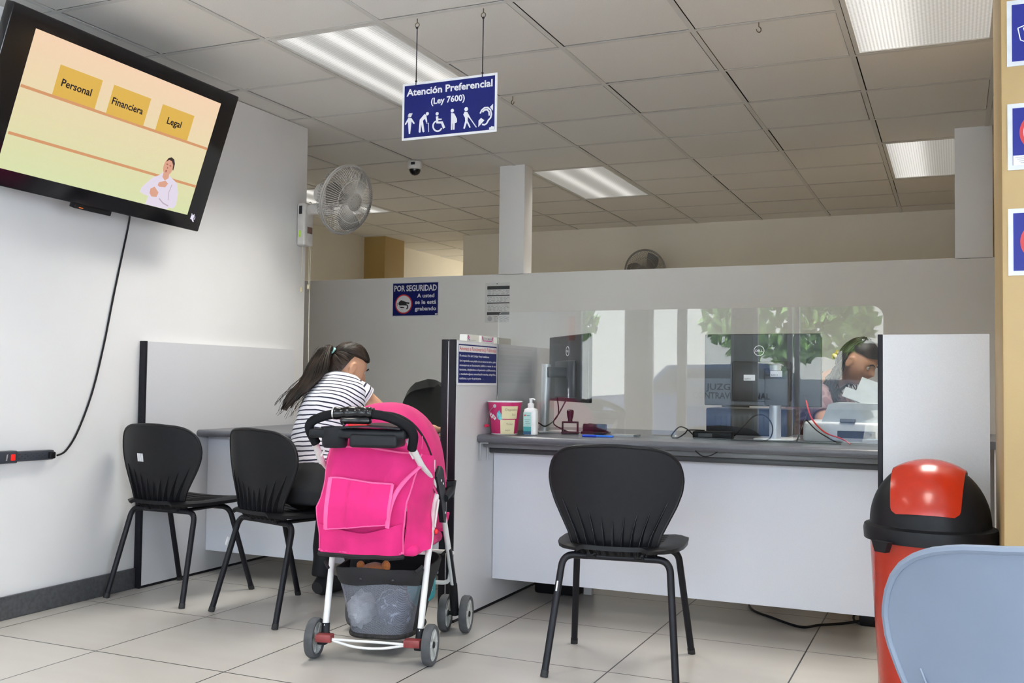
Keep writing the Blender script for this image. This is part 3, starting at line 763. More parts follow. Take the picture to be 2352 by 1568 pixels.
picto([[(1630, 1020), (1690, 1060), (1585, 1185), (1588, 1070)], [(1838, 760), (1838, 885), (1785, 820)]], [], [([(1615, 940), (1640, 880), (1690, 835), (1745, 830), (1795, 870), (1812, 950), (1800, 1010), (1760, 1060), (1730, 1120), (1690, 1145), (1650, 1135)], 26), ([(1655, 915), (1690, 875), (1740, 870), (1770, 910), (1775, 975)], 26)])
picto([[(1775, 1190), (1800, 1185), (1815, 1165), (1840, 1172), (1862, 1172), (1862, 1222), (1775, 1232)]])
for (x, zt) in ((-0.158, 0.122), (0.155, 0.122)):
    L_ = ZC-2.1635
    c_ = MB(); c_.tube([(x, zt-0.010, 0.005), (x, zt+0.004, 0.003), (x, L_-0.035, 0.002)], 0.0023, 6); c_.sph((x, zt+0.006, 0.003), 0.005, 8, 6); c_.sph((x, L_-0.040, 0.003), 0.0055, 8, 6)
    c_.build('hanging_cord', mat('navy_cord', (0.02, 0.018, 0.03), 0.8), hs)
    r_ = MB(); r_.tube([(x+0.010*math.cos(a), L_-0.028+0.010*math.sin(a), 0.002) for a in [k*PI/8 for k in range(16)]], 0.0018, 6, closed=True); r_.tube([(x, L_-0.018, 0.002), (x, L_, 0.002)], 0.002, 6)
    r_.build('hook', MATS['aged_brass'], hs)

ss = thing('wall_sign', 'blue security camera notice on the partition wall', 'sign', M=frame((-3.662, 6.4548, 1.622), (1, 0, 0), (0, 0, 1)))
sign_plate(ss, 0.398, 0.258, 0.003, bord=0.008)
MB().text('POR SEGURIDAD', 0.362, 0.044, Matrix.Translation((0, 0.062, 0.0038)), bold=0.028).build('lettering', SIGNW, ss, smooth=False)
b = MB()
for q, (tx, wd) in enumerate((('A usted', 0.145), ('se le está', 0.178), ('grabando', 0.180))):
    b.text(tx, wd, 0.029, Matrix.Translation((0.088, 0.012-0.048*q, 0.0038)), bold=0.028)
b.build('lettering', SIGNW, ss, smooth=False)
cs = MB().disc((-0.098, -0.035), 0.073, 0.0010, None, 40, 0.0034).build('red_ring', SIGNR, ss, smooth=False)
MB().disc((-0.098, -0.035), 0.064, 0.0012, None, 40, 0.0036).build('white_disc', SIGNW, ss, smooth=False)
b = MB(); b.prism([(-0.139, -0.020), (-0.120, -0.005), (-0.075, -0.020), (-0.048, -0.024), (-0.051, -0.036), (-0.07, -0.032), (-0.085, -0.045), (-0.135, -0.045), (-0.142, -0.034)], 0.0006, None, 0.0048)
b.prism([(-0.140, -0.053), (-0.095, -0.057), (-0.090, -0.064), (-0.120, -0.064)], 0.0006, None, 0.0048); b.arc((-0.078, -0.056), 0.016, -0.4*PI, 0.7*PI, 0.010, 0.0006, None, 0.0048, 12); b.ribbon([(-0.153, -0.025), (-0.153, -0.05)], 0.003, 0.0006, None, 0.0048)
b.build('camera_symbol', INK, ss, smooth=False)
MB().box((0.168, -0.118, 0.0036), (0.188, -0.108, 0.0042)).build('emblem', SIGNW, ss, smooth=False)

pn = thing('paper_notice', 'white form with black heading bars pinned on the partition wall', 'notice', M=frame((-2.993, 6.4545, 1.578), (1, 0, 0), (-0.04, 0, 1)))
MB().box((-0.095, -0.138, 0), (0.100, 0.148, 0.0012)).build('sheet', PAPER, pn, smooth=False)
b = MB()
for (y0, y1) in ((0.100, 0.124), (0.052, 0.060), (-0.002, 0.006), (-0.083, -0.062)): b.box((-0.078, y0, 0.0012), (0.098, y1, 0.0016))
b.build('heading_bar', mat('form_bar', (0.05, 0.055, 0.06), 0.6), pn, smooth=False)
b = MB(); rr = random.Random(5)
for y_ in [0.092, 0.083, 0.074, 0.066, 0.042, 0.032, 0.022, 0.012, -0.012, -0.022, -0.032, -0.042, -0.052, -0.095, -0.103, -0.111, -0.119, -0.127]:
    x_ = -0.072 if y_ > -0.09 else -0.02
    while x_ < 0.08:
        l_ = rr.uniform(0.008, 0.03); b.box((x_, y_-0.0012, 0.0012), (min(x_+l_, 0.094), y_+0.0012, 0.0015)); x_ += l_+rr.uniform(0.004, 0.018)
b.build('form_print', GREYINK, pn, smooth=False)
MB().disc((-0.055, -0.110), 0.018, 0.0003, None, 16, 0.0012).build('seal_print', mat('seal_grey', (0.5, 0.5, 0.54), 0.7), pn, smooth=False)
MB().sph((0.0, 0.140, 0.003), (0.004, 0.004, 0.005), 10, 6).build('push_pin', mat('pin_green', (0.01, 0.16, 0.10), 0.3), pn)

# three safety signs on the ochre wall
BLUE2 = mat('safety_blue', (0.012, 0.018, 0.19), 0.4, spec=0.25)
SR2 = mat('safety_red', (0.40, 0.012, 0.018), 0.4)
SW2 = mat('safety_white', (0.60, 0.61, 0.64), 0.45)
for k, (zc, lb) in enumerate(((1.955, 'blue sign with a white outline drawing on the ochre wall, topmost of the three'), (1.680, 'blue prohibition sign with red ring and small print panel, middle of three'), (1.403, 'blue prohibition sign with red ring on the ochre wall, lowest of the three'))):
    t = thing('safety_sign', lb, 'sign', M=frame((0.213, 2.9, zc), (1, 0, 0), (0, 0, 1)), group='safety signs on the ochre wall')
    sign_plate(t, 0.168, 0.175, 0.003, bord=0.012, colr=BLUE2, wm=SW2)
    if k == 0:
        b = MB(); b.ribbon([(-0.058, 0.012), (-0.03, 0.022), (0.05, 0.022), (0.058, -0.03), (-0.03, -0.032), (-0.052, -0.020), (-0.058, 0.012)], 0.0025, 0.0006, None, 0.0034)
        b.arc((-0.02, 0.0), 0.018, 0, 2*PI, 0.0025, 0.0006, None, 0.0034, 20); b.ribbon([(-0.045, 0.012), (-0.035, -0.022)], 0.0025, 0.0006, None, 0.0034); b.build('outline_drawing', SIGNW, t, smooth=False)
    else:
        cy_ = 0.010 if k == 1 else 0.0
        MB().disc((0, cy_), 0.056, 0.0008, None, 40, 0.0033).build('red_ring', SR2, t, smooth=False)
        MB().disc((0, cy_), 0.047, 0.0012, None, 40, 0.0035).build('white_disc', mat('pale_disc', (0.50, 0.56, 0.66), 0.4), t, smooth=False)
        b = MB(); b.ribbon([(-0.036, cy_+0.036), (0.036, cy_-0.036)], 0.010, 0.0006, None, 0.0046); b.build('diagonal_bar', SR2, t, smooth=False)
        if k == 1:
            MB().box((-0.071, -0.076, 0.0036), (0.071, -0.050, 0.0044)).build('print_panel', SIGNW, t, smooth=False)
            b = MB()
            for q in range(4): b.box((-0.066+0.004*q, -0.0555-0.005*q, 0.0044), (0.066-0.004*q, -0.054-0.005*q, 0.0047))
            b.build('small_print', GREYINK, t, smooth=False)
# ---------------------------------------------------------------- desks, dividers
DX = -1.94          # right face of the divider
dv = thing('desk_divider', 'grey divider panel with black front edges beside the pink stroller', 'divider', (DX, 3.77, 0))
for k, x0 in enumerate((-0.067, -0.031)):
    MB().box((x0, 0.012, 0.012), (x0+0.031, 1.15, 1.196), 0.001).build('panel', LAMI, dv, smooth=False)
    MB().box((x0, 0.0, 0.0), (x0+0.031, 0.012, 1.198), 0.002).build('edge_trim', TRIMB, dv)
MB().box((-0.036, 0.003, 0.01), (-0.031, 1.1, 1.19)).build('joint_strip', SILV, dv, smooth=False)
MB().box((-0.067, 0.02, 0.0), (0, 1.15, 0.012)).build('bottom_seal', TRIMB, dv, smooth=False)

lp = thing('desk_end_panel', 'grey laminate end panel standing against the left wall by the desk', 'panel', (-3.634, 3.70, 0))
MB().box((0.002, 0.016, 0.012), (0.034, 1.20, 1.194)).build('panel', LAMI, lp, smooth=False)
MB().box((0.0, 0.0, 0.0), (0.036, 0.016, 1.196), 0.002).build('edge_trim', TRIMB, lp)
MB().box((0.004, 0.018, 0.0), (0.034, 1.2, 0.012)).build('bottom_seal', TRIMB, lp, smooth=False)

rp = thing('end_screen_panel', 'tall grey screen panel with black edge behind the red swing bin', 'panel', (-0.230, 3.45, 0))
MB().box((0.016, -0.002, 0.01), (0.345-0.016, 0.028, 1.190)).build('panel', LAMI, rp, smooth=False)
MB().box((0.0, -0.004, 0.0), (0.016, 0.030, 1.191), 0.002).build('edge_trim', TRIMB, rp)

def worktop(name, label, x0, x1, y0, y1, z, th=0.034):
    t = thing(name, label, 'worktop', (x0, y0, z))
    pr = [(y1-y0, -th), (y1-y0, 0.0), (0.022, 0.0)] + [(0.017-0.017*math.sin(a), -0.017+0.017*math.cos(a)) for a in [k*PI/10 for k in range(0, 11)]] + [(0.022, -th)]
    MB().prism(pr, x1-x0, frame((0, 0, 0), (0, 1, 0), (0, 0, 1))).build('slab', WORK, t, angle=30)
    return t
wt = worktop('counter_worktop', 'dark grey rounded worktop in front of the clear screen', -1.937, -0.232, 3.985, 4.95, 0.784)
cp = thing('service_counter', 'white front panel under the counter behind the middle black chair', 'counter', (-1.937, 4.165, 0.123))
MB().box((0, 0, 0), (1.705, 0.022, 0.626)).build('front_panel', LAMW, cp, smooth=False)
b = MB(); b.box((0.0, -0.115, 0.602), (1.705, 0.0, 0.626), 0.004); b.build('upper_rail', mat('rail_grey', (0.17, 0.175, 0.19), 0.35), cp)
b = MB(); b.box((0.0, -0.055, 0.574), (1.705, 0.0, 0.602), 0.006); b.build('lower_rail', mat('rail_dark', (0.055, 0.058, 0.066), 0.4), cp)
for xx in (0.012, 0.012):
    pass
for q, yy in enumerate((-0.150, -0.070)):
    b = MB(); b.box((0.002, yy-0.006, 0.545), (0.006, yy+0.006, 0.626)); b.box((0.002, yy-0.006, 0.622), (0.04, yy+0.006, 0.626))
    b.sph((0.007, yy, 0.56), (0.002, 0.004, 0.004), 8, 6)
    b.build('angle_bracket', SILV, cp, smooth=False)
b = MB(); b.box((0.3, 0.4, -0.12), (0.34, 0.44, 0.626)); b.build('support_post', LAMI, cp, smooth=False)
wt2 = worktop('desk_worktop', 'grey desk worktop beside the left wall in front of the seated woman', -3.598, -2.009, 4.075, 5.00, 0.750)
dp = thing('desk', 'white front panel under the left desk behind the black chairs', 'desk', (-3.598, 4.165, 0.118))
MB().box((0, 0, 0), (1.589, 0.022, 0.598)).build('front_panel', LAMW, dp, smooth=False)
b = MB(); b.box((0.0, 0.75, -0.118), (0.04, 0.79, 0.598)); b.box((1.54, 0.75, -0.118), (1.58, 0.79, 0.598)); b.build('rear_leg', LAMI, dp, smooth=False)

# clear acrylic screen on the counter
GX0, GX1, GY, GZ0, GZ1 = -1.937, -0.258, 4.190, 0.7845, 1.341
r_ = 0.045
outl = [(0, 0), (GX1-GX0, 0)] + [(GX1-GX0-r_+r_*math.cos(a), GZ1-GZ0-r_+r_*math.sin(a)) for a in [k*PI/16 for k in range(9)]] + [(r_*0.5-r_*0.5*math.sin(a), GZ1-GZ0-r_*0.5+r_*0.5*math.cos(a)) for a in [k*PI/16 for k in range(9)]]
sc = MB().prism(outl, 0.006, frame((0, 0.006, 0), (1, 0, 0), (0, 0, 1))).build('counter_screen', glass_mat('clear_acrylic', (0.975, 0.985, 0.985), 0.05, 1.15, 1.49), smooth=False)
sc.location = (GX0, GY, GZ0)
tag(sc, 'clear acrylic screen with rounded top corners standing on the counter', 'screen')

# ---------------------------------------------------------------- warning sign on the divider
ws = thing('warning_sign', 'blue legal warning sign with red heading on the divider', 'sign', M=frame((DX+0.0005, 3.985, 1.0965), (0, 1, 0), (0, 0, 1)))
sign_plate(ws, 0.405, 0.187, 0.003, bord=0.010)
MB().box((-0.190, 0.050, 0.0030), (0.190, 0.078, 0.0040)).build('heading_panel', SIGNW, ws, smooth=False)
MB().text('Amenaza a Funcionario(a) Público(a)', 0.370, 0.0165, Matrix.Translation((0, 0.0575, 0.0042)), bold=0.012).build('lettering', SIGNR, ws, smooth=False)
b = MB()
lines = [('El artículo 316 del Código Penal establece:', 0.295, 0.030, 'L'), ('Será reprimido con prisión de un mes a dos años, quien', 0.368, 0.008, 'L'), ('amenazare a un funcionario público a causa de sus', 0.368, -0.011, 'L'), ('funciones, dirigiéndose a él personal o públicamente,', 0.368, -0.030, 'L'), ('o mediante alguna comunicación escrita, telegráfica,', 0.368, -0.049, 'L'), ('telefónica o por vía jerárquica.', 0.215, -0.068, 'L')]
for tx, wd, yy, al in lines: b.text(tx, wd, 0.0088, Matrix.Translation((-0.184, yy, 0.0042)), bold=0.018, align='L')
b.build('lettering', SIGNW, ws, smooth=False)

# cartons lying on the divider
CART = mat('white_carton', (0.74, 0.73, 0.69), 0.6); MAG = mat('magenta_print', (0.55, 0.05, 0.30), 0.5); VIO = mat('violet_print', (0.12, 0.10, 0.40), 0.5)
def carton(label, loc, rz, L_, marks):
    t = thing('medicine_carton', label, 'carton', loc, rz)
    MB().box((-0.018, 0, 0), (0.018, L_, 0.030), 0.001).build('box', CART, t, smooth=False)
    marks(t)
def m1(t):
    b = MB(); F = frame((0.0184, 0.016, 0.017), (0, 1, 0), (0, 0, 1))
    for a in range(4): b.disc((0.006*math.cos(a*PI/2), 0.006*math.sin(a*PI/2)), 0.004, 0.0004, F, 10)
    b.build('flower_print', MAG, t, smooth=False)
    MB().disc((0.008, -0.008), 0.004, 0.0005, frame((0.0184, 0.018, 0.015), (0, 1, 0), (0, 0, 1)), 10).build('dot_print', VIO, t, smooth=False)
    b = MB()
    for k in range(5): b.box((0.018, 0.03+k*0.014, 0.004), (0.0184, 0.036+k*0.014, 0.007))
    b.build('small_print', GREYINK, t, smooth=False)
def m2(t):
    MB().text('ZITROMAX', 0.085, 0.010, frame((0.0184, 0.055, 0.012), (0, 1, 0), (0, 0, 1)), bold=0.02).build('lettering', GREYINK, t, smooth=False)
    MB().box((0.018, 0.012, 0.005), (0.0185, 0.10, 0.009)).build('stripe', MAG, t, smooth=False)
    b = MB(); F = frame((0.0181, 0, 0), (0, 1, 0), (0, 0, 1)); b.prism([(0.004, 0.026), (0.012, 0.026), (0.018, 0.010), (0.010, 0.010)], 0.0004, F); b.prism([(0.095, 0.010), (0.104, 0.026), (0.110, 0.026), (0.103, 0.010)], 0.0004, F); b.build('corner_print', MAG, t, smooth=False)
carton('white medicine carton with a small flower print lying on the divider, nearer one', (-1.972, 3.905, 1.1965), 0.03, 0.128, m1)
carton('white medicine carton with magenta stripe and grey lettering on the divider', (-1.968, 4.045, 1.1965), -0.06, 0.115, m2)
t = thing('glove_carton', 'plain pale carton on the divider behind the clear screen', 'carton', (-1.972, 4.215, 1.1965), 0.0)
MB().box((-0.02, 0, 0), (0.02, 0.16, 0.03), 0.001).build('box', mat('pale_carton', (0.55, 0.54, 0.50), 0.6), t, smooth=False)

# ---------------------------------------------------------------- chairs
def chair_parts(t, shell, metal):
    wp = [(0.415, 0.138), (0.45, 0.147), (0.50, 0.163), (0.55, 0.188), (0.60, 0.213), (0.65, 0.231), (0.69, 0.236), (0.72, 0.232), (0.745, 0.224), (0.765, 0.211), (0.782, 0.190), (0.794, 0.162), (0.801, 0.125), (0.804, 0.080)]
    zs = [p[0] for p in wp]
    def zz(v): return 0.415+(0.804-0.415)*(1-(1-v)**1.7)
    def yb(z): return -0.172-0.050*((z-0.415)/0.389)**1.1
    def fn(u, v):
        z = zz(v); w_ = interp(wp, z); s_ = (u-0.5)*2; x = s_*w_
        y = yb(z)+0.068*(x/0.236)**2*(0.8+0.2*v)
        if z < 0.47: y += 0.035*((0.47-z)/0.055)**2
        # domed top corners: pull the last rows along the outline
        return (x, y, z-0.004*(s_**2)*v)
    bm_ = MB(); bm_.sheet(fn, 24, 30, 0.007)
    rim = [V(fn(0, v/30)) for v in range(31)]+[V(fn(u/12, 1)) for u in range(1, 12)]+[V(fn(1, 1-v/30)) for v in range(31)]
    bm_.tube(rim, 0.0068, 8)
    br_ = bm_.build('backrest', shell, t)
    for k in range(9):
        s_ = -0.86+k*0.215; zt = 0.545+0.085*abs(s_)**1.3+0.0
        rb = MB(); n_ = 10; rings = []
        for q in range(n_+1):
            z = 0.418+(zt-0.418)*q/n_; w_ = interp(wp, z); x = s_*w_*(0.93+0.07*q/n_)
            y = yb(z)+0.068*(x/0.236)**2*0.84+(0.035*((0.47-z)/0.055)**2 if z < 0.47 else 0)
            d = 0.021*(1-(q/n_)**1.4)+0.0040; hw = 0.0045*(1-q/n_)+0.0008
            rings.append([(x-hw*1.8, y-0.002, z), (x-0.0012, y-d, z), (x+0.0012, y-d, z), (x+hw*1.8, y-0.002, z)])
        rb.loft(rings); rb.build('back_rib', shell, br_, angle=30)
    ws_ = [(-0.205, 0.125), (-0.16, 0.185), (-0.10, 0.215), (-0.02, 0.228), (0.08, 0.230), (0.16, 0.222), (0.20, 0.205), (0.225, 0.170), (0.238, 0.11)]
    def fs(u, v):
        y = -0.205+0.443*v; w_ = interp(ws_, y); s_ = (u-0.5)*2; x = s_*w_
        z = 0.449-0.016*(1-s_**2)*math.sin(PI*min(1, max(0, v)))+0.004*s_**2
        if y > 0.15: z -= 0.022*((y-0.15)/0.088)**2
        z -= 0.012*max(0, abs(s_)-0.85)/0.15
        if v < 0.12: z += 0.0
        return (x, y, z)
    st = MB(); st.sheet(fs, 20, 22, 0.016); st.build('seat', shell, t)
    fw = MB()
    for k in range(7):
        y = -0.10+0.04*k
        fw.tube([(-0.15, y, fs(0.5-0.15/0.46, (y+0.205)/0.443)[2]+0.008), (0, y, fs(0.5, (y+0.205)/0.443)[2]+0.0085), (0.15, y, fs(0.5+0.15/0.46, (y+0.205)/0.443)[2]+0.008)], 0.0016, 5)
    fw.build('seat_ridges', shell, t)
    R_ = 0.0128; zc = 0.408
    for sy, yb_, yf_ in ((-1, -0.125, -0.235), (1, 0.105, 0.235)):
        for sx in (-1, 1):
            pts = fillet([(sx*0.228, yf_, 0.0), (sx*0.190, yb_, zc), (sx*0.10, yb_, zc)], 0.062, 8)
            lg = MB().tube(pts, R_, 12).build('leg', metal, t)
            d_ = (V((sx*0.190, yb_, zc))-V((sx*0.228, yf_, 0))).normalized(); b0 = V((sx*0.228, yf_, 0.0))
            MB().tube([b0+d_*0.001, b0+d_*0.022], 0.0142, 12).build('foot_cap', RUB, lg)
        MB().tube([(-0.105, yb_, zc), (0.105, yb_, zc)], R_*0.98, 12).build('cross_tube', metal, t)
    for sx in (-1, 1):
        MB().tube([(sx*0.125, -0.125, zc+0.004), (sx*0.125, 0.105, zc+0.004)], 0.009, 8).build('side_rail', metal, t)
        c_ = MB(); c_.box((sx*0.085-0.018, -0.145, zc-0.004), (sx*0.085+0.018, -0.105, 0.438), 0.006); c_.sph((sx*0.085+0.012, -0.146, zc+0.004), 0.004, 8, 6); c_.build('seat_clip', BLK, t)
C_L = 'black plastic shell chair '
ch1 = thing('shell_chair', C_L+'standing alone before the middle of the counter', 'chair', (-1.112, 3.51, 0), 0.131, group='black shell chairs')
chair_parts(ch1, BLK, BLKM)
def place(src, label, x, y, rz):
    c_ = copy_tree(src); c_.location = (x, y, 0); c_.rotation_euler = (0, 0, rz); c_['label'] = label; return c_
chA = place(ch1, C_L+'nearest the left wall, its back marked with a white sticker', -3.352, 3.715, -0.02)
st_ = MB(); rr = random.Random(2)
for k in range(5): st_.box((-0.020, -0.018+k*0.0078, 0), (0.020, -0.018+k*0.0078+0.0052, 0.0006))
F_ = frame((-0.078, -0.2085, 0.650), (1, 0.18, 0), (0, -0.2, 1)); F_ = frame((-0.078, -0.1975, 0.650), (1, -0.17, 0), (0, -0.135, 1))
stk = MB(); 
for k in range(6): stk.box((-0.021+k*0.0072, -0.019, -0.0005), (-0.021+k*0.0072+0.0050, 0.019, 0.0008), M=F_ @ Matrix.Shear('XZ', 4, (0.0, 0.0)))
stk.build('worn_sticker', SIGNW, chA, smooth=False)
chB = place(ch1, C_L+'under the seated woman in the striped shirt', -2.690, 3.650, -0.285)
for nm_, c_ in (('tape', chB), ('tape', ch1)):
    sgn = -1
    MB().box((-0.0022, -0.004, 0), (0.0022, 0.004, 0.035), M=trs((-0.2035, -0.174, 0.285), 0, 0, 0) @ Matrix.Rotation(0.09, 4, 'Y') @ Matrix.Rotation(-0.26, 4, 'X') @ Matrix.Translation((0.004, -0.0135, 0))).build('leg_label', SIGNW, c_, smooth=False)
GRYC = mat('pale_grey_plastic', (0.155, 0.185, 0.245), 0.35, var=0.05, scale=6)
GRYM = mat('grey_chair_metal', (0.25, 0.27, 0.30), 0.4)
chG = thing('shell_chair', 'pale grey plastic shell chair in the right foreground', 'chair', (0.140, 1.745, 0), 0.0)
chair_parts(chG, GRYC, GRYM)

# office chairs
FAB = mat('black_upholstery', (0.008, 0.010, 0.009), 0.9, sheen=0.1, bump=0.2, bscale=700)
oc = thing('office_chair', 'black office chair behind the left desk, only its rounded back showing', 'chair', (-2.79, 5.00, 0), PI, group=None)
def oback(u, v):
    z = 0.52+0.485*v; s_ = (u-0.5)*2; w_ = 0.245*max(0.02, 1-abs(2*v-0.85)**3.4/1.15**3.4*0.985)**(1/2.6)
    return (s_*w_, -0.20-0.03*v+0.05*s_**2-0.03*math.sin(PI*v), z)
MB().sheet(oback, 20, 24, 0.05).build('backrest', FAB, oc)
b = MB(); b.box((-0.24, -0.22, 0.43), (0.24, 0.24, 0.50), 0.034, 4); b.build('seat', FAB, oc)
MB().tube([(0, -0.20, 0.44), (0, -0.25, 0.48), (0, -0.245, 0.62)], 0.016, 8).build('back_stem', BLKM, oc)
MB().lathe([(0.022, 0.06), (0.022, 0.25), (0.03, 0.25), (0.03, 0.43)], 16).build('gas_column', BLKM, oc)
for k in range(5):
    a = 2*PI*k/5+0.3; d_ = V((math.cos(a), math.sin(a), 0))
    lg = MB().tube([d_*0.02+V((0, 0, 0.10)), d_*0.27+V((0, 0, 0.065))], [0.022, 0.014], 8).build('star_leg', BLK, oc)
    q = d_*0.27; F_ = frame((q.x, q.y, 0.025), (0, 0, 1), (-d_.y, d_.x, 0)); 
    MB().lathe([(0.005, -0.02), (0.024, -0.02), (0.025, -0.01), (0.025, 0.01), (0.024, 0.02), (0.005, 0.02)], 14, F_).build('caster', RUB, lg)
oc2 = copy_tree(oc); oc2.location = (-0.88, 5.42, 0); oc2.rotation_euler = (0, 0, -PI/2); oc2['label'] = 'black office chair under the clerk behind the counter'

# ---------------------------------------------------------------- swing bin
RED = mat('red_plastic', (0.41, 0.019, 0.004), 0.24, var=0.04, coat=0.15)
bn = thing('swing_bin', 'tall red bin with black dome lid and red flap beside the ochre wall', 'bin', (-0.070, 3.215, 0), -0.07)
MB().lathe([(0.001, 0.0), (0.130, 0.0), (0.136, 0.006), (0.168, 0.595), (0.170, 0.60), (0.160, 0.60), (0.150, 0.3)], 48).build('body', RED, bn)
b = MB(); b.lathe([(0.170, 0.570), (0.184, 0.572), (0.186, 0.600), (0.183, 0.612), (0.168, 0.618), (0.166, 0.625)], 48, cap=False)
R_ = 0.166
# dome with an opening for the flap
def dome(u, v):
    a = -PI/2+ (u-0.5)*2*PI; th = v*PI/2
    return (R_*math.cos(th)*math.cos(a), R_*math.cos(th)*math.sin(a), 0.62+0.183*math.sin(th))
b.sheet(dome, 56, 18, 0.003)
b.build('dome_lid', BLK, bn)
MB().prism([(0.175*math.cos(a), 0.02*0-0.0+0.0) for a in (0, 1)] if False else [(-0.03, 0.0), (0.03, 0.0), (0.018, -0.03), (-0.018, -0.03)], 0.02, frame((-0.105, -0.165, 0.58), (0.82, -0.57, 0), (0, 0, 1))).build('lid_latch', BLK, bn, smooth=False)
def flap(u, v):
    x = (u-0.5)*2*0.096*(1-0.16*max(0, (0.07-v)/0.07)**2.2); k_ = v*2.05   # sweeps from the front rim over the crown
    th = 0.22+k_*0.88
    rx = math.sqrt(max(0.0001, (R_+0.004)**2-x*x))
    return (x*(0.93+0.10*math.sin(min(PI/2, th))), -rx*math.cos(th), 0.62+0.187*math.sin(th)*(rx/(R_+0.004))**0.9)
f_ = MB(); f_.sheet(flap, 18, 28, 0.004); f_.build('flap', RED, bn)
# ---------------------------------------------------------------- things on the counter
ZT = 0.784
def counter_thing(name, label, cat, x, y, rz=0, group=None, z=None): return thing(name, label, cat, (x, y, ZT if z is None else z), rz, group)
PINK2 = mat('pink_tin', (0.50, 0.02, 0.13), 0.35, var=0.05)
bk_ = counter_thing('bucket', 'pink paper bucket with white rim, note and wire handle on the counter', 'bucket', -1.855, 4.098)
b = MB(); b.lathe([(0.001, 0.002), (0.058, 0.002), (0.0775, 0.146), (0.0745, 0.146), (0.056, 0.006), (0.001, 0.006)], 40); b.build('body', PINK2, bk_)
b = MB(); b.tube([(0.078*math.cos(2*PI*k/40), 0.078*math.sin(2*PI*k/40), 0.147) for k in range(40)], 0.0028, 8, closed=True); b.tube([(0.0585*math.cos(2*PI*k/40), 0.0585*math.sin(2*PI*k/40), 0.003) for k in range(40)], 0.0022, 8, closed=True); b.build('rim', SIGNW, bk_)
def onb(a, z, off=0.0006):  # point on the bucket side
    r_ = 0.058+0.0195*(z-0.002)/0.144+off; return V((r_*math.cos(a), r_*math.sin(a), z))
FR = math.atan2(-4.1, 1.86)  # towards the room
def bsheet(name, m, a0, a1, z0, z1, off, parent, curl=0.0):
    q = MB(); q.sheet(lambda u, v: onb(FR+a0+(a1-a0)*u, z0+(z1-z0)*v, off+curl*(1-v)*(1-v)), 10, 6, 0.0004); return q.build(name, m, parent)
NOTE = mat('yellow_note_paper', (0.72, 0.66, 0.42), 0.7, var=0.03)
nt_ = bsheet('note', NOTE, -0.18, 0.85, 0.072, 0.128, 0.0030, bk_); bsheet('note', NOTE, -0.28, 0.72, 0.004, 0.068, 0.0034, bk_, 0.001)
b = MB()
def btext(tx, a, z, wd, cap):
    q = MB(); q.text(tx, wd, cap, ID, bold=-0.012, align='L')
    for v in q.bm.verts: v.co = onb(FR+a+v.co.x/0.072, z+v.co.y, 0.0046)
    me = bpy.data.meshes.new('t'); q.bm.to_mesh(me); q.bm.free(); b.bm.from_mesh(me); bpy.data.meshes.remove(me)
btext('Deposite', 0.05, 0.108, 0.052, 0.010); btext('Su', 0.46, 0.086, 0.014, 0.010); btext('Ticket', 0.10, 0.044, 0.034, 0.010); btext('aquí', 0.05, 0.018, 0.024, 0.009)
b.build('handwriting', mat('pen_brown', (0.09, 0.05, 0.03), 0.7), nt_, smooth=False)
for a, z in ((-0.98, 0.085), (-0.74, 0.078)):
    q = MB(); F_ = frame(onb(FR+a, z, 0.001), V((-math.sin(FR+a), math.cos(FR+a), 0))*0.8+V((0, 0, 0.6)), V((0, 0, 1)))
    q.box((-0.007, -0.013, 0), (0.007, 0.013, 0.0008), 0.0, M=F_ @ rotz(0.2)); q.build('bandage_print', SIGNW, bk_, smooth=False)
    MB().disc((0, 0), 0.0035, 0.0006, F_, 10, 0.0008).build('heart_print', SIGNR, bk_, smooth=False)
q = MB(); F_ = frame(onb(FR-0.28, 0.088, 0.001), (-math.sin(FR), math.cos(FR), 0), (0, 0, 1)); q.disc((0, 0), 0.016, 0.0006, F_, 20, 0, 0.022); q.build('picture_print', mat('teal_print', (0.10, 0.42, 0.50), 0.5, var=0.5, scale=60), bk_, smooth=False)
q = MB(); q.disc((0, 0), 0.008, 0.002, frame(onb(FR-0.62, 0.128, 0.001), (-math.sin(FR-.62), math.cos(FR-.62), 0), (0, 0, 1)), 16); q.build('rivet', SILV, bk_)
q = MB(); p0 = onb(FR-0.62, 0.128, 0.003); q.tube(spline([p0, onb(FR-1.0, 0.105, 0.006), onb(FR-1.30, 0.07, 0.012), onb(FR-1.42, 0.038, 0.018)], 6), 0.0014, 6); q.build('wire_handle', CHROME, bk_)
q = MB(); e_ = onb(FR-1.42, 0.038, 0.018); q.tube([e_+V((-0.003, -0.008, 0)), e_+V((0.003, 0.008, 0))], 0.007, 12); q.build('handle_grip', mat('coral_grip', (0.72, 0.03, 0.10), 0.35), bk_)

bt = counter_thing('soap_bottle', 'white pump bottle with a mint green label on the counter', 'bottle', -1.728, 4.102)
WB = mat('bottle_white', (0.78, 0.79, 0.80), 0.25)
def squ(rx, ry, z, n=28, p=0.5): return [(rx*math.copysign(abs(math.cos(2*PI*k/n))**p, math.cos(2*PI*k/n)), ry*math.copysign(abs(math.sin(2*PI*k/n))**p, math.sin(2*PI*k/n)), z) for k in range(n)]
b = MB(); b.loft([squ(0.026, 0.016, 0), squ(0.031, 0.020, 0.003), squ(0.031, 0.020, 0.105), squ(0.028, 0.018, 0.116), squ(0.016, 0.013, 0.121), squ(0.013, 0.013, 0.122)]); b.build('body', WB, bt)
b = MB(); b.lathe([(0.0145, 0.120), (0.0150, 0.122), (0.0150, 0.140), (0.009, 0.142), (0.007, 0.144), (0.007, 0.158), (0.009, 0.159), (0.009, 0.163), (0.001, 0.164)], 20); b.tube([(0, 0, 0.161), (0.014, -0.004, 0.161), (0.022, -0.006, 0.157)], 0.0035, 8); b.build('pump', WB, bt)
